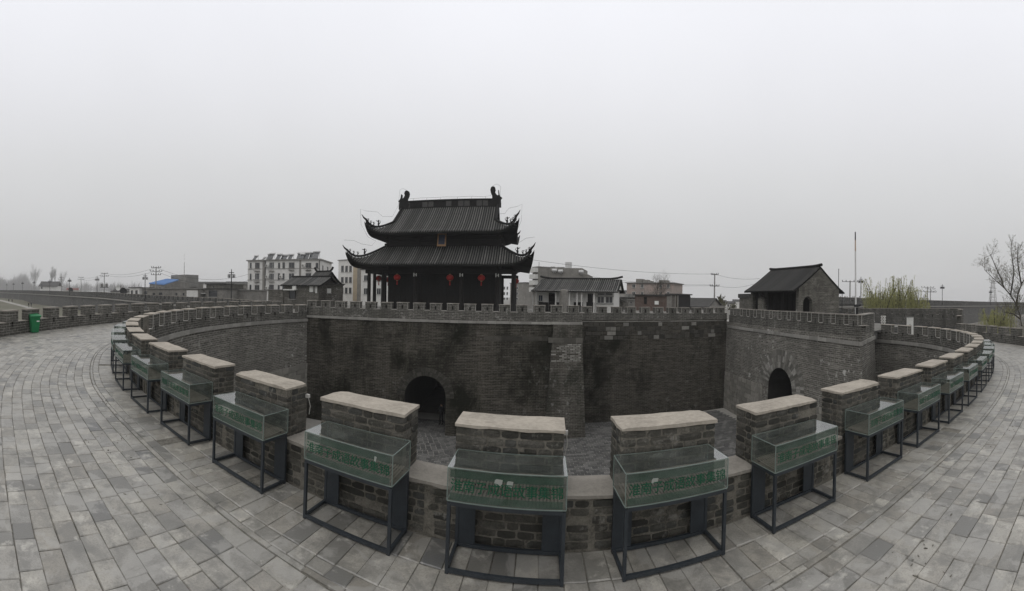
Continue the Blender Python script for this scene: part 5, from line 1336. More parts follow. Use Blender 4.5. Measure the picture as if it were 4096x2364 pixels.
for k in range(9):
    m_ = MB(); x = f.L * (k + 0.5) / 9; m_.box(x - f.L / 22, x + f.L / 22, -0.05 - 0.02 * (k % 2), 0, -2, f.uz(*z4(1730, 530))[1]); m_.build('plank', random.choice(('bark', 'plaster2', 'twig')), ts)
f = Fac(z4(1842, 0)[0], 72, z4(2205, 0)[0], 70)
dg_ = root('grey_barn', 'low barn with a plain dark grey pitched roof', 'barn', f.T)
ze, zr = f.uz(*z4(2000, 655))[1], f.uz(*z4(2000, 585))[1]; m_ = MB(); m_.box(0.2, f.L - 0.2, 0.2, 9, GZ, ze); m_.build('wall', 'plaster2', dg_)
gable(dg_, 0, f.L - 1, 0.2, 9, ze, zr + 0.4, 0.4, 'darkroof', rolls=False, ridge=False, wallmat='plaster2')
f = Fac(z4(1030, 0)[0], 56, z4(1150, 0)[0], 56)
lt = root('lean_to', 'dark sloping lean-to roof beside the tiled white house', 'shed', f.T)
ze, zr = f.uz(*z4(1150, 610))[1], f.uz(*z4(1030, 525))[1]; m_ = MB(); m_.prism([(0, 0), (f.L, 0), (f.L, 5), (0, 5)], -2.0, [zr, ze, ze, zr]); m_.build('wall', 'housebrick', lt)
m_ = MB(); m_.prism([(-0.2, -0.4), (f.L + 0.3, -0.4), (f.L + 0.3, 5.3), (-0.2, 5.3)], [zr + 0.02, ze - 0.1, ze - 0.1, zr + 0.02], [zr + 0.16, ze + 0.04, ze + 0.04, zr + 0.16]); m_.build('roof', 'darkroof', lt)
for n, (a, b, yt, d, mt) in enumerate(((2030, 2130, 625, 110, 'darkroof'), (2270, 2360, 600, 160, 'plaster'), (2360, 2460, 615, 150, 'plaster'), (2440, 2540, 590, 190, 'plaster'), (1100, 1190, 480, 200, 'plaster2'))):
    f, h = lowhouse('town_house', ['low dark roof behind the grey barn', 'hazy pale house beyond the power pole', 'hazy house with pale walls left of the small pavilion', 'farthest hazy house beside the small pavilion', 'hazy house between the tiled house and the pink building'][n], a, b, d, d, yt + 14, mt, 'darkroof', ((a + 15, yt + 22, a + 35, yt + 40),) if mt == 'plaster' else (), 8, z4)
    gable(h, 0, f.L, 0, 8, f.uz(*z4(a, yt + 14))[1] + 0.15, f.uz(*z4(a, yt))[1] + 0.5, 0.3, 'darkroof', rolls=False, ridge=False)
for n, (a, b, yt, da, mt, rf_, lab) in enumerate(((1095, 1215, 560, 88, 'housebrick', 'darkroof', 'grey brick lean house left of the pink building'), (1215, 1330, 590, 72, 'plaster2', 'concrete', 'low rendered outbuilding under the pink building'), (1735, 1830, 600, 82, 'plaster2', 'darkroof', 'low grey outbuilding right of the plank shed'), (690, 1000, 395, 110, 'plaster2', 'concrete', 'grey house top showing over the tiled roof'))):
    f, h = lowhouse('outbuilding', lab, a, b, da, da - 2, yt, mt, rf_, ((a + 20, yt + 15, a + 45, yt + 40),), 7, z4)
    for k in range(2): m_ = MB(); x_ = f.L * (0.3 + 0.4 * k); zt_ = f.uz(*z4((a + b) / 2, yt))[1]; m_.box(x_ - 0.5, x_ + 0.5, 2, 3, zt_ + 0.15, zt_ + 0.9); m_.build('roof_block', 'concrete', h)
f = Fac(z5(352, 0)[0], 50, z5(490, 0)[0], 47)
ck = block('brick_kiosk', 'small brick kiosk with a dark roof just left of the small pavilion', f, 3, 0.2, f.uz(*z5(420, 1050))[1], 'housebrick', 'darkroof', 0.15, 'shed', 0.5)

# ------------------------------------------------------------------ small pavilion over the side gate
PA, PBv = (23.0, 32.5), (23.0, 25.2)
d, Lp = dirv(PA, PBv); TP = frame2d(PA, d.x, d.y, 0.34)
pv = root('pavilion', 'small brick gable-ended pavilion with an open timber front over the side gate', 'pavilion', TP)
DP = 5.3; ZE, ZR = 3.45, 5.35
m_ = MB(); m_.box(-0.2, Lp + 0.2, -0.3, DP + 0.2, -0.1, 0.14); m_.build('plinth', 'block', pv)
m_ = MB(); m_.box(0.3, Lp - 0.3, DP - 0.3, DP, 0.14, ZE); m_.build('back_wall', 'housebrick', pv)
def gable_wall(x0, x1):
    xs = (x0, x1); yc = DP / 2; c_, w_, zt_ = 1.1, 1.15, 2.55; r_ = w_ / 2; zs = zt_ - r_; m_ = MB()
    arc = [(c_ + r_ * math.cos(math.pi * (1 - k / 10)), zs + r_ * math.sin(math.pi * (1 - k / 10))) for k in range(11)]
    def slope(y): return ZE + (ZR - ZE) * (1 - abs(y - yc) / yc)
    for x in xs:
        u = lambda pts: m_.face([(x, y, z) for y, z in pts], [(y, z) for y, z in pts])
        u([(0, 0.14), (c_ - r_, 0.14), (c_ - r_, slope(c_ - r_)), (0, ZE)])
        for a, b in zip(arc, arc[1:]): u([a, b, (b[0], slope(b[0])), (a[0], slope(a[0]))])
        u([(c_ + r_, 0.14), (DP, 0.14), (DP, ZE), (yc, ZR), (c_ + r_, slope(c_ + r_))])
    for a, b in zip([(c_ - r_, 0.14)] + arc, arc + [(c_ + r_, 0.14)]): m_.face([(x0, *a), (x1, *a), (x1, *b), (x0, *b)])
    for y in (0, DP): m_.face([(x0, y, 0.14), (x1, y, 0.14), (x1, y, ZE), (x0, y, ZE)])
    return m_
gable_wall(-0.02, 0.36).build('gable_wall', 'housebrick', pv); gable_wall(Lp - 0.36, Lp + 0.02).build('gable_wall', 'housebrick', pv)
for x in (0.75, 2.6, 4.75):
    m_ = MB(); m_.lathe([(0.18, 0.14), (0.18, 0.28), (0.12, 0.3), (0.11, 3.3)], 8, (x, 0.25, 0)); m_.build('column', 'wood', pv)
m_ = MB(); m_.box(0.37, Lp - 0.37, 0.12, 0.36, 2.95, 3.4); m_.build('lintel', 'wood', pv)
m_ = MB(); m_.box(0.38, Lp - 0.38, 1.9, 2.0, 0.14, 3.4); m_.build('timber_screen', 'wood', pv)
for k in range(8):
    x = 0.45 + (Lp - 0.9) * k / 8; m_ = MB(); m_.box(x + 0.04, x + (Lp - 0.9) / 8 - 0.04, 1.84, 1.9, 0.3, 2.8); m_.build('door_panel', 'wood', pv)
gable(pv, 0, Lp, 0, DP, ZE, ZR, 0.75, 'slate', spacing=0.2, upturn=0.1, conc=1.12, overx=0.1)

# ------------------------------------------------------------------ posts, poles, wires
def lantern_post_parts():
    P = []
    P.append(('pole', 'black', part_mesh('pole', 'black', lambda m: m.tube([(0, 0, 0), (0, 0, 0.5), (0, 0, 0.52), (0, 0, 5.1), (0, 0, 5.35), (0, 0, 5.6)], [0.13, 0.13, 0.08, 0.065, 0.06, 0.02], 8))))
    P.append(('crossarm', 'black', part_mesh('crossarm', 'black', lambda m: [m.box(-0.5, 0.5, -0.03, 0.03, 5.0, 5.08), m.box(-0.03, 0.03, -0.5, 0.5, 5.0, 5.08), m.box(-0.62, 0.62, -0.02, 0.02, 4.76, 4.81), m.box(-0.02, 0.02, -0.62, 0.62, 4.76, 4.81)])))
    def lamp(m, x, y):
        for a in (-1, 1):
            for b in (-1, 1): m.box(x + a * 0.13 - 0.015, x + a * 0.13 + 0.015, y + b * 0.13 - 0.015, y + b * 0.13 + 0.015, 4.3, 4.78)
        for z in (4.3, 4.53): m.box(x - 0.15, x + 0.15, y - 0.15, y + 0.15, z, z + 0.03)
        m.box(x - 0.06, x + 0.06, y - 0.06, y + 0.06, 4.36, 4.7)
    for x, y in ((-0.48, 0), (0.48, 0), (0, -0.48), (0, 0.48)): P.append(('lamp_cage', 'black', part_mesh('lamp_cage', 'black', lambda m, x=x, y=y: lamp(m, x, y))))
    return P
LPP = lantern_post_parts()
def lantern_post(p, rot, lab, grp, s=1.0):
    r_ = root('lantern_post', lab, 'lamp post', Matrix.Translation(p) @ Matrix.Rotation(rot, 4, 'Z') @ Matrix.Scale(s, 4), grp)
    for nm, mt, me in LPP: link(nm, me, None, r_)
for n, (x, d_) in enumerate(((925, 57), (580, 77), (388, 104), (278, 122), (199, 140), (136, 165), (90, 190), (54, 220), (27, 255))):
    q = W(x, 1185, d_); s_ = LW.near(q); lantern_post((q.x, q.y, LWz(s_) - 1.25), random.uniform(-0.2, 0.2), '%s black lantern post along the hazy city wall, counted from the apartment block' % ORD[n], 'lantern posts on the far city wall')
for n, (x, d_, lab) in enumerate(((3443, 85, 'black lantern post beside the white flagpole'), (3769, 112, 'black lantern post standing alone between willows and bare tree'), (3962, 151, 'distant black lantern post in front of the lattice pylon'))):
    q = W(x, 1185, d_); lantern_post((q.x, q.y, RWz(RW.near(q)) - 1.25), 0.1, lab, 'lantern posts on the wall by the willows', 1.08)
def power_pole(x, ytop, d_, lab, arms=3, base=-6.0, tf=False, w=1.1, gap=0.8):
    p = W(x, ytop, d_); h = p.z - base; an = -math.atan2(p.x, p.y)
    r_ = root('power_pole', lab, 'power pole', Matrix.Translation((p.x, p.y, base)) @ Matrix.Rotation(an, 4, 'Z'), 'concrete power poles')
    m_ = MB(); m_.tube([(0, 0, 0), (0, 0, h)], [0.2, 0.11], 8); m_.build('pole', 'post', r_)
    for k in range(arms):
        z = h - 0.25 - gap * k; ww = w * (1.25 if k == 1 else 1.0)
        m_ = MB(); m_.box(-ww, ww, -0.17, -0.1, z - 0.05, z + 0.05); arm = m_.build('crossarm', 'wire', r_)
        for xx in (-ww + 0.05, -ww * 0.5, ww * 0.5, ww - 0.05):
            m_ = MB(); m_.lathe([(0.03, 0), (0.09, 0.05), (0.06, 0.12), (0.09, 0.2), (0.03, 0.3)], 6, (xx, -0.135, z + 0.05)); m_.build('insulator', 'wire', arm)
    if tf:
        for sx_ in (-1, 1):
            m_ = MB(); m_.box(sx_ * 0.75 - 0.4, sx_ * 0.75 + 0.4, -0.4, 0.4, h - 4.6, h - 3.5)
            for q in range(5): m_.box(sx_ * 0.75 - 0.38 + q * 0.19 - 0.03, sx_ * 0.75 - 0.38 + q * 0.19 + 0.03, -0.5, 0.5, h - 4.45, h - 3.6)
            for q in (-0.25, 0, 0.25): m_.tube([(sx_ * 0.75 + q, 0, h - 3.5), (sx_ * 0.75 + q, 0, h - 3.1)], 0.05, 5)
            m_.build('transformer', 'post', r_)
        m_ = MB(); m_.box(-1.4, 1.4, -0.45, 0.45, h - 4.75, h - 4.6); m_.build('platform', 'wire', r_)
    return p
pp = [power_pole(*z1(2247, 240), 88, 'tall concrete power pole in front of the blue roof', 3),
      power_pole(*z1(1503, 330), 125, 'power pole with transformers, second beyond the blue roof', 2, tf=True),
      power_pole(*z1(1167, 390), 165, 'hazy thin power pole above the red-roofed house', 2),
      power_pole(*z1(885, 395), 200, 'faint power pole beside the bare poplars', 3)]
pq = power_pole(*z4(2222, 275), 78, 'power pole standing behind the dark grey barn', 2, gap=2.3, w=0.75)
pr_ = power_pole(*z5(1945, 800), 78, 'power pole with two transformers between pavilion and flagpole', 2, base=-4, tf=True, gap=3.2, w=1.6)
ps = power_pole(*z6(952, 686), 118, 'double-armed power pole near the lone lantern post, taller one', 2, base=-4, gap=1.2, w=1.9)
pt = power_pole(*z6(988, 706), 122, 'double-armed power pole near the lone lantern post, shorter one', 2, base=-4, gap=1.0, w=1.5)
def wire(a, b, sag, lab, grp='overhead wires', r=0.02):
    a, b = Vector(a), Vector(b); m_ = MB(); pts = []
    for k in range(13): t_ = k / 12; p = a.lerp(b, t_); p.z -= sag * 4 * t_ * (1 - t_); pts.append(p)
    m_.tube(pts, r, 4); tag(m_.build('overhead_wire', 'wire'), lab, 'wire', grp)
V = Vector
for k, (dz, r_) in enumerate(((-0.2, 0.025), (-1.0, 0.025))):
    wire(pp[0] + V((0, 0, dz)), pp[1] + V((0, 0, dz * 0.6)), 1.0, ('upper' if k == 0 else 'lower') + ' wire from the blue-roof pole towards the poplars', r=r_)
    wire(pp[1] + V((0, 0, dz)), pp[2] + V((0, 0, dz)), 0.8, ('upper' if k == 0 else 'lower') + ' wire over the red-roofed house', r=r_)
    wire(pp[0] + V((0, 0, dz)), W(*z2(1415, 350 + 90 * k), 95), 2.0, ('upper' if k == 0 else 'lower') + ' wire from the blue-roof pole to the apartment block', r=r_)
wire(W(*z4(40, 110), 62), pq + V((0, 0, -0.1)), 0.8, 'topmost wire from the tower eave to the barn pole', r=0.022)
wire(W(*z4(700, 300), 76), pq + V((-0.5, 0, -2.3)), 0.6, 'wire from the stepped building to the barn pole', r=0.02)
wire(W(*z4(760, 335), 76), pq + V((0.5, 0, -2.4)), 0.6, 'lowest wire from the stepped building to the barn pole', r=0.02)
wire(pq + V((0, 0, -0.1)), W(*z5(640, 770), 70), 0.5, 'upper wire from the barn pole towards the pavilion', r=0.02)
wire(pq + V((0, 0, -2.3)), W(*z5(560, 850), 70), 0.6, 'lower wire from the barn pole towards the pavilion', r=0.02)
# lattice pylon
p = W(*z6(1745, 612), 185); r_ = root('lattice_pylon', 'hazy lattice steel pylon behind the bare tree', 'pylon', Matrix.Translation((p.x, p.y, -6)))
h = p.z + 6; m_ = MB()
def leg(a, b, z): k = 2.3 * (1 - z / h) + 0.5 * (z / h); return (a * k, b * k, z)
for a in (-1, 1):
    for b in (-1, 1): m_.tube([leg(a, b, 0), leg(a, b, h)], 0.09, 4)
m_.build('legs', 'post', r_); m_ = MB(); n = 9
for k in range(n):
    za_, zb_ = h * k / n, h * (k + 1) / n
    for a, b, c, e in ((-1, -1, 1, -1), (1, -1, 1, 1), (1, 1, -1, 1), (-1, 1, -1, -1)): m_.tube([leg(a, b, za_), leg(c, e, zb_)], 0.05, 3); m_.tube([leg(c, e, za_), leg(a, b, zb_)], 0.05, 3)
m_.build('bracing', 'post', r_)
for z, w in ((h - 1.2, 4.5), (h - 3.6, 5.5), (h - 8, 3)):
    m_ = MB(); m_.tube([(-w, 0, z), (w, 0, z)], 0.11, 4); m_.build('crossarm', 'post', r_)
# antenna masts
p = W(*z2(490, 180), 86); m_ = MB(); m_.tube([(p.x, p.y, 3.0), (p.x, p.y, p.z)], [0.09, 0.04], 6)
for k in range(8): m_.tube([(p.x - 0.15, p.y, 4 + k * 0.9), (p.x + 0.15, p.y, 4.45 + k * 0.9)], 0.02, 3)
tag(m_.build('antenna_mast', 'post'), 'thin antenna mast rising behind the blue roof', 'antenna')
p = W(*z5(1779, 655), 46); m_ = MB(); m_.tube([(p.x, p.y, 0.3), (p.x, p.y, p.z)], 0.035, 6); m_.lathe([(0.02, 0), (0.06, 0.1), (0.02, 0.2)], 6, (p.x, p.y, p.z))
tag(m_.build('thin_mast', 'black'), 'thin black mast beside the pavilion gable', 'mast')
a, b = W(*z5(1745, 935), 46), W(*z5(1833, 940), 46); m_ = MB(); m_.tube([(a.x, a.y, 0.3), a, b, (b.x, b.y, 0.3)], 0.04, 6)
tag(m_.build('pipe_frame', 'black'), 'black square pipe frame beside the pavilion gable', 'frame')
# flagpole
p = W(*z5(2012, 98), 42); q = W(*z5(2036, 1135), 42)
fp = root('flagpole', 'tall white pole with a tan and black top beside the lantern post', 'flagpole', Matrix.Translation((q.x, q.y, 0)))
top = p.z; dx, dy = p.x - q.x, p.y - q.y; zz = lambda y: W(*z5(2015, y), 42).z
at_ = lambda z: (dx * (z / top), dy * (z / top), z)
for nm, mt, za_, zb_, r0 in (('lower_section', 'polew', -0.5, zz(375), 0.095), ('middle_section', 'polet', zz(375), zz(215), 0.078), ('upper_section', 'black', zz(215), top, 0.07)):  # colour changes by section: white below, then tan, black at the top
    m_ = MB(); m_.tube([at_(za_), at_(zb_)], [r0, r0 * 0.9], 10); m_.build(nm, mt, fp)
# viewing telescope by the pole
p = W(*z5(2050, 1270), 40); ts_ = root('viewing_telescope', 'dark viewing telescope on a post at the foot of the flagpole', 'telescope', Matrix.Translation((p.x, p.y, 0.2)))
hh = W(*z5(2050, 1160), 40).z - 0.2
m_ = MB(); m_.tube([(0, 0, 0), (0, 0, hh - 0.4), (0, 0, hh - 0.2)], [0.16, 0.13, 0.18], 8); m_.build('post', 'black', ts_)
m_ = MB(); m_.tube([(-0.3, 0.1, hh - 0.05), (0.1, 0, hh), (0.42, -0.1, hh + 0.05)], [0.12, 0.16, 0.13], 8); m_.build('barrel', 'black', ts_)
# white cabinet and pale brick infill
p = W(3641, 1300, 33.0); an = -math.atan2(p.x, p.y)
cb = root('electric_cabinet', 'white two-door metal cabinet behind the parapet by the willows', 'cabinet', Matrix.Translation((p.x, p.y, 0)) @ Matrix.Rotation(an, 4, 'Z'))
za_ = W(3641, 1270, 33).z; m_ = MB(); m_.box(-0.29, 0.29, 0, 0.35, -0.7, za_); m_.build('body', 'frame', cb)
for sx_ in (-1, 1):
    m_ = MB(); m_.box(min(sx_ * 0.015, sx_ * 0.27), max(sx_ * 0.015, sx_ * 0.27), -0.025, 0, -0.6, za_ - 0.05); dr = m_.build('door', 'frame', cb); m_ = MB(); m_.box(sx_ * 0.04 - 0.01, sx_ * 0.04 + 0.01, -0.045, -0.02, 0.5, 0.62); m_.build('handle', 'black', dr)
m_ = MB(); m_.box(-0.33, 0.33, -0.04, 0.39, za_, za_ + 0.05); m_.build('lid', 'concrete', cb)
p = W(3534, 1292, 31.0); an = -math.atan2(p.x, p.y)
bp = root('brick_infill', 'small pale whitewashed brick pier behind the corner merlon', 'brickwork', Matrix.Translation((p.x, p.y, 0)) @ Matrix.Rotation(an, 4, 'Z'))
za_ = W(3534, 1262, 31).z; m_ = MB(); m_.box(-0.2, 0.2, 0, 0.3, -0.6, za_); m_.build('core', 'mortar', bp); z = 0.2; k = 0
while z < za_ - 0.08:
    for x in ((-0.1, 0.1) if k % 2 else (-0.14, 0.02, 0.15)): m_ = MB(); m_.box(x - 0.065, x + 0.065, -0.02, 0.03, z, z + 0.075); m_.build('brick', 'frame', bp)
    z += 0.11; k += 1
# satellite dishes on the skyline
for x, y, d_, lab in ((1772, 600, 100, 'dark satellite dish beside the small white cottage'), (1015, 580, 150, 'dark dish on the skyline over the red-roofed house'), (1695, 552, 150, 'pale satellite dish on the hazy cottage roof')):
    p = W(*z1(x, y), d_); an = -math.atan2(p.x, p.y); dr = root('satellite_dish', lab, 'satellite dish', Matrix.Translation(p) @ Matrix.Rotation(an, 4, 'Z'), 'dishes on the low roofs')
    m_ = MB(); m_.lathe([(0.02, 0.0), (0.45, 0.07), (0.8, 0.22), (1.0, 0.38), (0.97, 0.40), (0.5, 0.12), (0.02, 0.04)], 14); o = m_.build('dish', 'black' if 'dark' in lab else 'frame', dr, Matrix.Rotation(R(75), 4, 'X') @ Matrix.Rotation(R(20), 4, 'Y'))
    m_ = MB(); m_.tube([(0, 0.1, 0), (0, 0.2, -2.5)], 0.06, 5); m_.build('stand', 'post', dr)

# ------------------------------------------------------------------ land outside the wall
m_ = MB()
C = LW; n = 30
rows = []
for k in range(n + 1):
    s_ = C.L * k / n; a = C.at(s_); d = C.tan(s_, 3); o = Vector((-d.y, d.x)); o = o if o.y < 0 else -o
    b_ = [-3.5, -2.4, -1.5][min(2, int(3 * k / (n + 1)))]
    rows.append([(a.x + o.x * 0.3, a.y + o.y * 0.3, b_), (a.x + o.x * 12, a.y + o.y * 12, -4.0), (a.x + o.x * 25, a.y + o.y * 25, -5.2), (a.x + o.x * 45, a.y + o.y * 45, -7.0), (a.x + o.x * 80, a.y + o.y * 80, GZ - 0.05)])
m_.quadmesh(rows); tag(m_.build('embankment', 'grass'), kind='structure')
m_ = MB(); pts = [W(-60, 1192, 190), W(0, 1201, 165), W(60, 1216, 150), W(119, 1231, 138), W(200, 1252, 120), W(300, 1285, 100)]
pz = lambda p: p
rows = []
for i, p in enumerate(pts):
    q = pts[min(i + 1, len(pts) - 1)] - pts[max(0, i - 1)]; s_ = Vector((q.y, -q.x, 0)).normalized() * 1.4; rows.append([p - s_ * 6 + V((0, 0, -2.2)), p - s_, p + s_, p + s_ * 6 + V((0, 0, -2.2))])
m_.quadmesh([[r_[0], r_[1]] for r_ in rows]); m_.quadmesh([[r_[2], r_[3]] for r_ in rows]); tag(m_.build('path_bank', 'grass'), kind='structure')
m_ = MB(); m_.quadmesh([[r_[1] + V((0, 0, 0.01)), r_[2] + V((0, 0, 0.01))] for r_ in rows]); tag(m_.build('path', 'track'), kind='structure')

# ------------------------------------------------------------------ people
def person(name, label, T, walk=0.15, coat='coat', hgt=1.7, grp=None, hands_front=False):
    me = bpy.data.meshes.new('person'); s_ = hgt / 1.7
    J = [(0, 0, 0.92), (0, 0.01, 1.15), (0, 0.01, 1.36), (0, 0, 1.47), (0, -0.02, 1.56), (0, -0.015, 1.66),
         (-0.17, 0.01, 1.38), (-0.22, 0.03, 1.12), (-0.2, -0.06 if not hands_front else -0.2, 0.9 if not hands_front else 1.1), (-0.19, -0.1 if not hands_front else -0.28, 0.8 if not hands_front else 1.12),
         (0.17, 0.01, 1.38), (0.22, 0.05, 1.12), (0.21, 0.0 if not hands_front else -0.2, 0.88 if not hands_front else 1.1), (0.2, -0.02 if not hands_front else -0.28, 0.79 if not hands_front else 1.12),
         (-0.09, 0, 0.88), (-0.1, -walk * 0.6, 0.48), (-0.1, -walk * 0.8, 0.08), (-0.1, -walk * 0.8 - 0.14, 0.03),
         (0.09, 0, 0.88), (0.1, walk * 0.5, 0.48), (0.1, walk, 0.09), (0.1, walk - 0.13, 0.03)]
    Ed = [(0, 1), (1, 2), (2, 3), (3, 4), (4, 5), (2, 6), (6, 7), (7, 8), (8, 9), (2, 10), (10, 11), (11, 12), (12, 13), (0, 14), (14, 15), (15, 16), (16, 17), (0, 18), (18, 19), (19, 20), (20, 21)]
    Rd = [0.16, 0.15, 0.16, 0.065, 0.09, 0.085, 0.08, 0.06, 0.045, 0.04, 0.08, 0.06, 0.045, 0.04, 0.1, 0.075, 0.05, 0.045, 0.1, 0.075, 0.05, 0.045]
    me.from_pydata([tuple(c * s_ for c in j) for j in J], Ed, [])
    o = bpy.data.objects.new(name, me); COL.objects.link(o); o.matrix_world = T
    sk = o.modifiers.new('Skin', 'SKIN'); o.modifiers.new('Subdivision', 'SUBSURF').render_levels = 1
    for i, v in enumerate(me.skin_vertices[0].data): v.radius = (Rd[i] * s_, Rd[i] * 0.8 * s_); v.use_root = (i == 0)
    mt, nt, b = mat_base(label[:40], 0.9, 0.1)
    tcn = nd(nt, 'ShaderNodeTexCoord'); sp = nd(nt, 'ShaderNodeSeparateXYZ'); nt.links.new(tcn.outputs['Object'], sp.inputs[0])
    rp = nd(nt, 'ShaderNodeValToRGB'); nt.links.new(rng(nt, sp.outputs[2], 0, hgt), rp.inputs[0]); e = rp.color_ramp; e.interpolation = 'CONSTANT'
    e.elements[0].color = (0.012, 0.012, 0.014, 1); e.elements[1].position = 0.52; e.elements[1].color = (*coat, 1)
    x = e.elements.new(0.875); x.color = (0.3, 0.2, 0.15, 1); x = e.elements.new(0.955); x.color = (0.01, 0.009, 0.009, 1)
    nt.links.new(rp.outputs[0], b.inputs['Base Color']); me.materials.append(mt)
    return tag(o, label, 'person', grp)
for n, (x, y, c, lab) in enumerate(((128, 760, (0.02, 0.02, 0.025), 'farther left walker in dark coat on the field path'), (175, 762, (0.05, 0.03, 0.03), 'farther right walker in brownish coat on the field path'), (415, 828, (0.015, 0.015, 0.018), 'nearer walker in black on the field path, left one of two'), (450, 822, (0.03, 0.03, 0.045), 'nearer walker in dark blue on the field path, right one of two'))):
    px, py = z1(x, y); best = min((abs(W(px, py, d_).z - 0) for d_ in (1,))); d_ = 152 - 0.28 * (px - 60) if px > 80 else 162
    p = W(px, py, d_); person('person', lab, Matrix.Translation(p) @ Matrix.Rotation(random.uniform(-0.6, 0.6) + 1.2, 4, 'Z'), 0.2, c, 1.72, 'walkers on the field path')
person('person', 'person in black clothes standing inside the main gate arch', Matrix.Translation((-5.55, 31.0, GZ + 0.05)) @ Matrix.Rotation(-0.4, 4, 'Z'), 0.05, (0.012, 0.012, 0.013), 1.74, None, True)

# ------------------------------------------------------------------ trees
def tree(name, label, base, h, seed, trunk_r, spread=0.55, levels=5, leaf=None, leaf_n=0, leaf_s=0.12, cat='tree', lean=(0, 0), upw=0.35, bark='bark', first=0.35, nb=(3, 4), grp=None, twig='twig', limbs=None, ratio=0.72):
    rnd = random.Random(seed); tk, cw, lf = MB(), MB(), MB()
    r_ = root(name, label, cat, Matrix.Translation(base), grp)
    tips = []
    def grow(p, d, l, r, lev):
        n = 4; pts = [p]; q = p.copy(); dd = d.copy()
        for k in range(n):
            dd = (dd + Vector((rnd.gauss(0, 0.13), rnd.gauss(0, 0.13), rnd.gauss(0.02, 0.08) + upw * 0.12))).normalized(); q = q + dd * (l / n); pts.append(q.copy())
        rr = [r * (1 - 0.45 * k / n) for k in range(n + 1)]
        (tk if lev <= 1 else cw).tube(pts, rr, 6 if lev <= 1 else (4 if lev < 4 else 3), False)
        if lev >= levels - 1: tips.append((pts, dd))
        if lev >= levels: return
        for k in range(rnd.randint(*nb)):
            t_ = rnd.uniform(first if lev == 0 else 0.25, 1.0); i = min(n - 1, int(t_ * n)); b = pts[i].lerp(pts[i + 1], t_ * n - i)
            a = Vector((rnd.gauss(0, 1), rnd.gauss(0, 1), rnd.gauss(0, 0.4))).normalized()
            nd_ = (dd * (1 - spread) + a * spread + Vector((0, 0, upw * 0.5))).normalized()
            grow(b, nd_, l * rnd.uniform(0.55, 0.8) * (ratio / 0.72), max(0.006, rr[i] * 0.55), lev + 1)
        grow(pts[-1], dd, l * 0.62, rr[-1], lev + 1)
    grow(Vector((0, 0, 0)), Vector((lean[0], lean[1], 1)).normalized(), h * 0.42, trunk_r, 0)
    for (pth) in (limbs or ()):
        tk.tube(pth, [0.10 * (1 - 0.85 * k / (len(pth) - 1)) + 0.012 for k in range(len(pth))], 6, False)
        for k in range(1, len(pth)):
            for _ in range(4):
                b = Vector(pth[k - 1]).lerp(Vector(pth[k]), rnd.random()); a = Vector((rnd.gauss(0, 1), rnd.gauss(0, 0.6), rnd.gauss(0.8, 0.5))).normalized(); grow(b, a, h * 0.1, 0.02, levels - 2)
    tk.build('trunk', bark, r_); cw.build('branches', twig, r_)
    if leaf:
        for pts, dd in tips:
            for _ in range(leaf_n):
                i = rnd.randrange(len(pts) - 1); b = pts[i].lerp(pts[i + 1], rnd.random()) + Vector((rnd.gauss(0, 0.04), rnd.gauss(0, 0.04), rnd.gauss(0, 0.04)))
                u = Vector((rnd.gauss(0, 1), rnd.gauss(0, 1), rnd.gauss(0, 1))).normalized(); w = u.cross(Vector((0.3, 0.5, 0.8))).normalized(); s2 = leaf_s * rnd.uniform(0.6, 1.3)
                lf.face([b - u * s2, b + w * s2 * 0.4, b + u * s2, b - w * s2 * 0.4])
        lf.build('crown', leaf, r_)
    return r_
def willow(label, x, d_, ztop, rad, seed, grp='willow trees'):
    rnd = random.Random(seed); p = W(x, 1185, d_); r_ = root('willow_tree', label, 'tree', Matrix.Translation((p.x, p.y, GZ)), grp)
    H = ztop - GZ; tk, cw, lf = MB(), MB(), MB()
    fork = Vector((0, 0, H * 0.42)); tk.tube([(0, 0, 0), (0.1, 0, H * 0.2), fork], [0.35, 0.3, 0.24], 8, False)
    ends = []
    for k in range(15):
        a = rnd.uniform(0, 2 * math.pi); rr = rad * rnd.uniform(0.25, 0.95); e = Vector((math.cos(a) * rr, math.sin(a) * rr, H * rnd.uniform(0.78, 1.0) - 0.25 * rr))
        m1 = fork.lerp(e, 0.5) + Vector((0, 0, H * 0.06)); tk.tube([fork, m1, e], [0.13, 0.07, 0.025], 5, False)
        for _ in range(11): t_ = rnd.uniform(0.35, 1.0); b = (fork.lerp(m1, t_ * 2) if t_ < 0.5 else m1.lerp(e, t_ * 2 - 1)); ends.append(b + Vector((rnd.gauss(0, 0.3), rnd.gauss(0, 0.3), rnd.gauss(0.1, 0.2))))
    for b in ends:
        for _ in range(rnd.randint(1, 3)):
            a = rnd.uniform(0, 2 * math.pi); o = Vector((math.cos(a), math.sin(a), 0)) * rnd.uniform(0.15, 0.7); ln = rnd.uniform(2.0, 7.0)
            pts = [b, b + o * 0.6 + Vector((0, 0, 0.25)), b + o + Vector((0, 0, -0.3))]
            q = pts[-1].copy(); n = int(ln / 0.55)
            for k in range(n): q = q + Vector((rnd.gauss(0, 0.05), rnd.gauss(0, 0.05), -0.55)); pts.append(q.copy())
            cw.tube(pts, [0.016] * len(pts), 3, False)
            for p2 in pts[1:]:
                for _ in range(2):
                    c = p2 + Vector((rnd.gauss(0, 0.06), rnd.gauss(0, 0.06), rnd.uniform(-0.4, 0.1))); w = Vector((rnd.gauss(0, 1), rnd.gauss(0, 1), 0)).normalized() * 0.035
                    lf.face([c, c + w + Vector((0, 0, -0.13)), c + Vector((0, 0, -0.28)), c - w + Vector((0, 0, -0.13))])
    tk.build('trunk', 'bark', r_); cw.build('branches', 'willow', r_); lf.build('crown', 'willow', r_)
willow('taller yellow-green willow tree right of the flagpole', 3525, 60, 6.9, 3.1, 3)
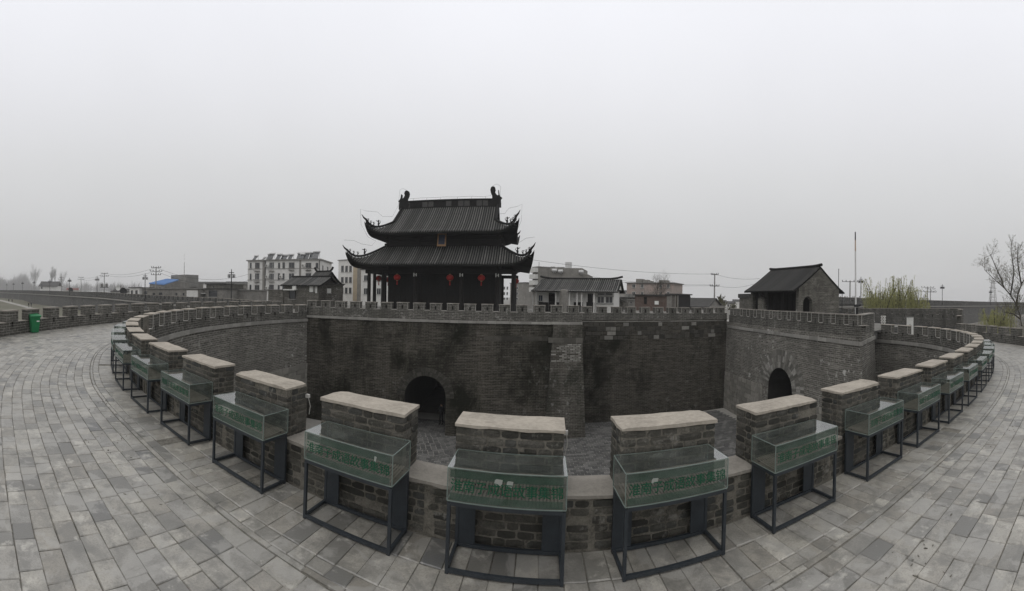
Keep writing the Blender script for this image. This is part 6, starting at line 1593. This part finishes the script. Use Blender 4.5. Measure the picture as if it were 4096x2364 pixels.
willow('second yellow-green willow tree beside the taller one', 3590, 63, 7.2, 2.7, 4)
willow('lower yellow-green willow tree nearest the lone lantern post', 3662, 61, 5.4, 2.7, 5)
willow('low willow mass in front of the bare tree', 3985, 58, 2.6, 3.0, 6)
p = W(4087, 1302, 44.0)
lm = []
for path in (((2095, 1160), (2075, 1030), (2030, 900), (1960, 790), (1880, 700), (1800, 630), (1720, 560), (1640, 480)), ((2030, 900), (2050, 780), (2090, 660), (2150, 560), (2200, 420)), ((1960, 790), (1980, 660), (2000, 520), (1985, 380), (1960, 250)), ((2090, 660), (2060, 500), (2040, 340), (2050, 200)), ((2080, 1080), (2000, 1020), (1930, 1005), (1860, 990)), ((1880, 700), (1850, 600), (1770, 430), (1712, 290))):
    lm.append([W(*z6(a, b), 44.0 + random.uniform(-0.6, 0.6)) - Vector((p.x, p.y, GZ)) for a, b in path])
tree('bare_tree', 'nearly bare tree with sparse buds at the far end of the walkway', (p.x, p.y, GZ), 11.0, 21, 0.17, 0.6, 5, 'bud', 4, 0.06, lean=(0.35, 0.1), limbs=lm, nb=(2, 3), first=0.5, twig='twigdark')
p = W(*z4(1500, 330), 80); tree('bare_tree', 'small bare tree standing before the pinkish building', (p.x, p.y, -5), p.z + 6.0, 31, 0.16, 0.5, 5, None, nb=(3, 4), twig='bark')
p = W(*z4(2245, 540), 90); tree('small_tree', 'small dark leafy tree at the foot of the barn power pole', (p.x, p.y, -5), p.z + 5.6, 32, 0.14, 0.6, 4, 'bud', 8, 0.2, nb=(3, 4), twig='bark')
p = W(*z4(1880, 480), 130); tree('bare_tree', 'faint bare tree behind the dark grey barn', (p.x, p.y, -6), p.z + 6.5, 33, 0.2, 0.5, 4, None, nb=(3, 4))
p = W(*z3(2010, 1190), 190); tree('hazy_tree', 'hazy bushy tree in the gap right of the tower', (p.x, p.y, -6), p.z + 6.5, 34, 0.25, 0.6, 5, 'twig', 2, 0.4, nb=(3, 4))
for n, (x, y, d_, lab) in enumerate(((455, 235, 620, 'tall hazy bare poplar left of the white hall'), (520, 270, 620, 'second hazy bare poplar left of the white hall'), (800, 230, 600, 'tallest hazy bare poplar behind the white hall'), (740, 300, 620, 'hazy bare poplar rising over the white hall roof'), (880, 290, 620, 'hazy bare poplar right of the white hall'), (1640, 480, 230, 'round hazy bare tree above the skyline cottages'))):
    p = W(*z1(x, y), d_); tree('poplar_tree' if n < 5 else 'hazy_tree', lab, (p.x, p.y, -6), (p.z + 6.0) * (1.0 if n < 5 else 1.05), 40 + n, 0.35, 0.33 if n < 5 else 0.55, 5, None, upw=0.9 if n < 5 else 0.3, nb=(3, 5), first=0.3, grp='hazy trees on the left skyline')
# far wood that reads as one mass
rnd = random.Random(9); tb = MB()
for k in range(330):
    x = (rnd.uniform(-30, 120) if k < 110 else rnd.uniform(100, 560)) if k < 250 else rnd.uniform(560, 1000); d_ = rnd.uniform(1050, 1250)
    ytop = (1100 + 14 * math.sin(x * 0.05) if x < 110 else 1128 + 6 * math.sin(x * 0.09)) + rnd.uniform(-6, 10) if x < 560 else 1146 + rnd.uniform(-4, 6)
    p = W(x, ytop, d_); hgt = p.z + 4
    for q in range(18):
        a = Vector((rnd.gauss(0, 0.16), rnd.gauss(0, 0.16), 1)); b0 = Vector((p.x + rnd.gauss(0, 3.5), p.y + rnd.gauss(0, 3.5), -4 + hgt * rnd.uniform(0, 0.3))); l = hgt * rnd.uniform(0.4, 0.75)
        tb.tube([b0, b0 + a * l * 0.5, b0 + (a + Vector((rnd.gauss(0, 0.08), rnd.gauss(0, 0.08), 0))) * l], [0.5, 0.35, 0.12], 3, False)
tag(tb.build('treeline', 'twig'), 'hazy wood of bare trees on the horizon at the end of the wall', 'woods', kind='stuff')

# ------------------------------------------------------------------ haze
hz = MB(); hz.box(-1900, 1900, -80, 1300, GZ - 1.2, 60)
hm = bpy.data.materials.new('haze'); hm.use_nodes = True; hn = hm.node_tree; hn.nodes.clear()
ho = hn.nodes.new('ShaderNodeOutputMaterial'); pvn = hn.nodes.new('ShaderNodeVolumePrincipled')
pvn.inputs['Color'].default_value = (0.93, 0.935, 0.945, 1); pvn.inputs['Density'].default_value = 0.00055; pvn.inputs['Anisotropy'].default_value = 0.1
hn.links.new(pvn.outputs[0], ho.inputs['Volume'])
tag(hz.build('haze', hm), kind='stuff')
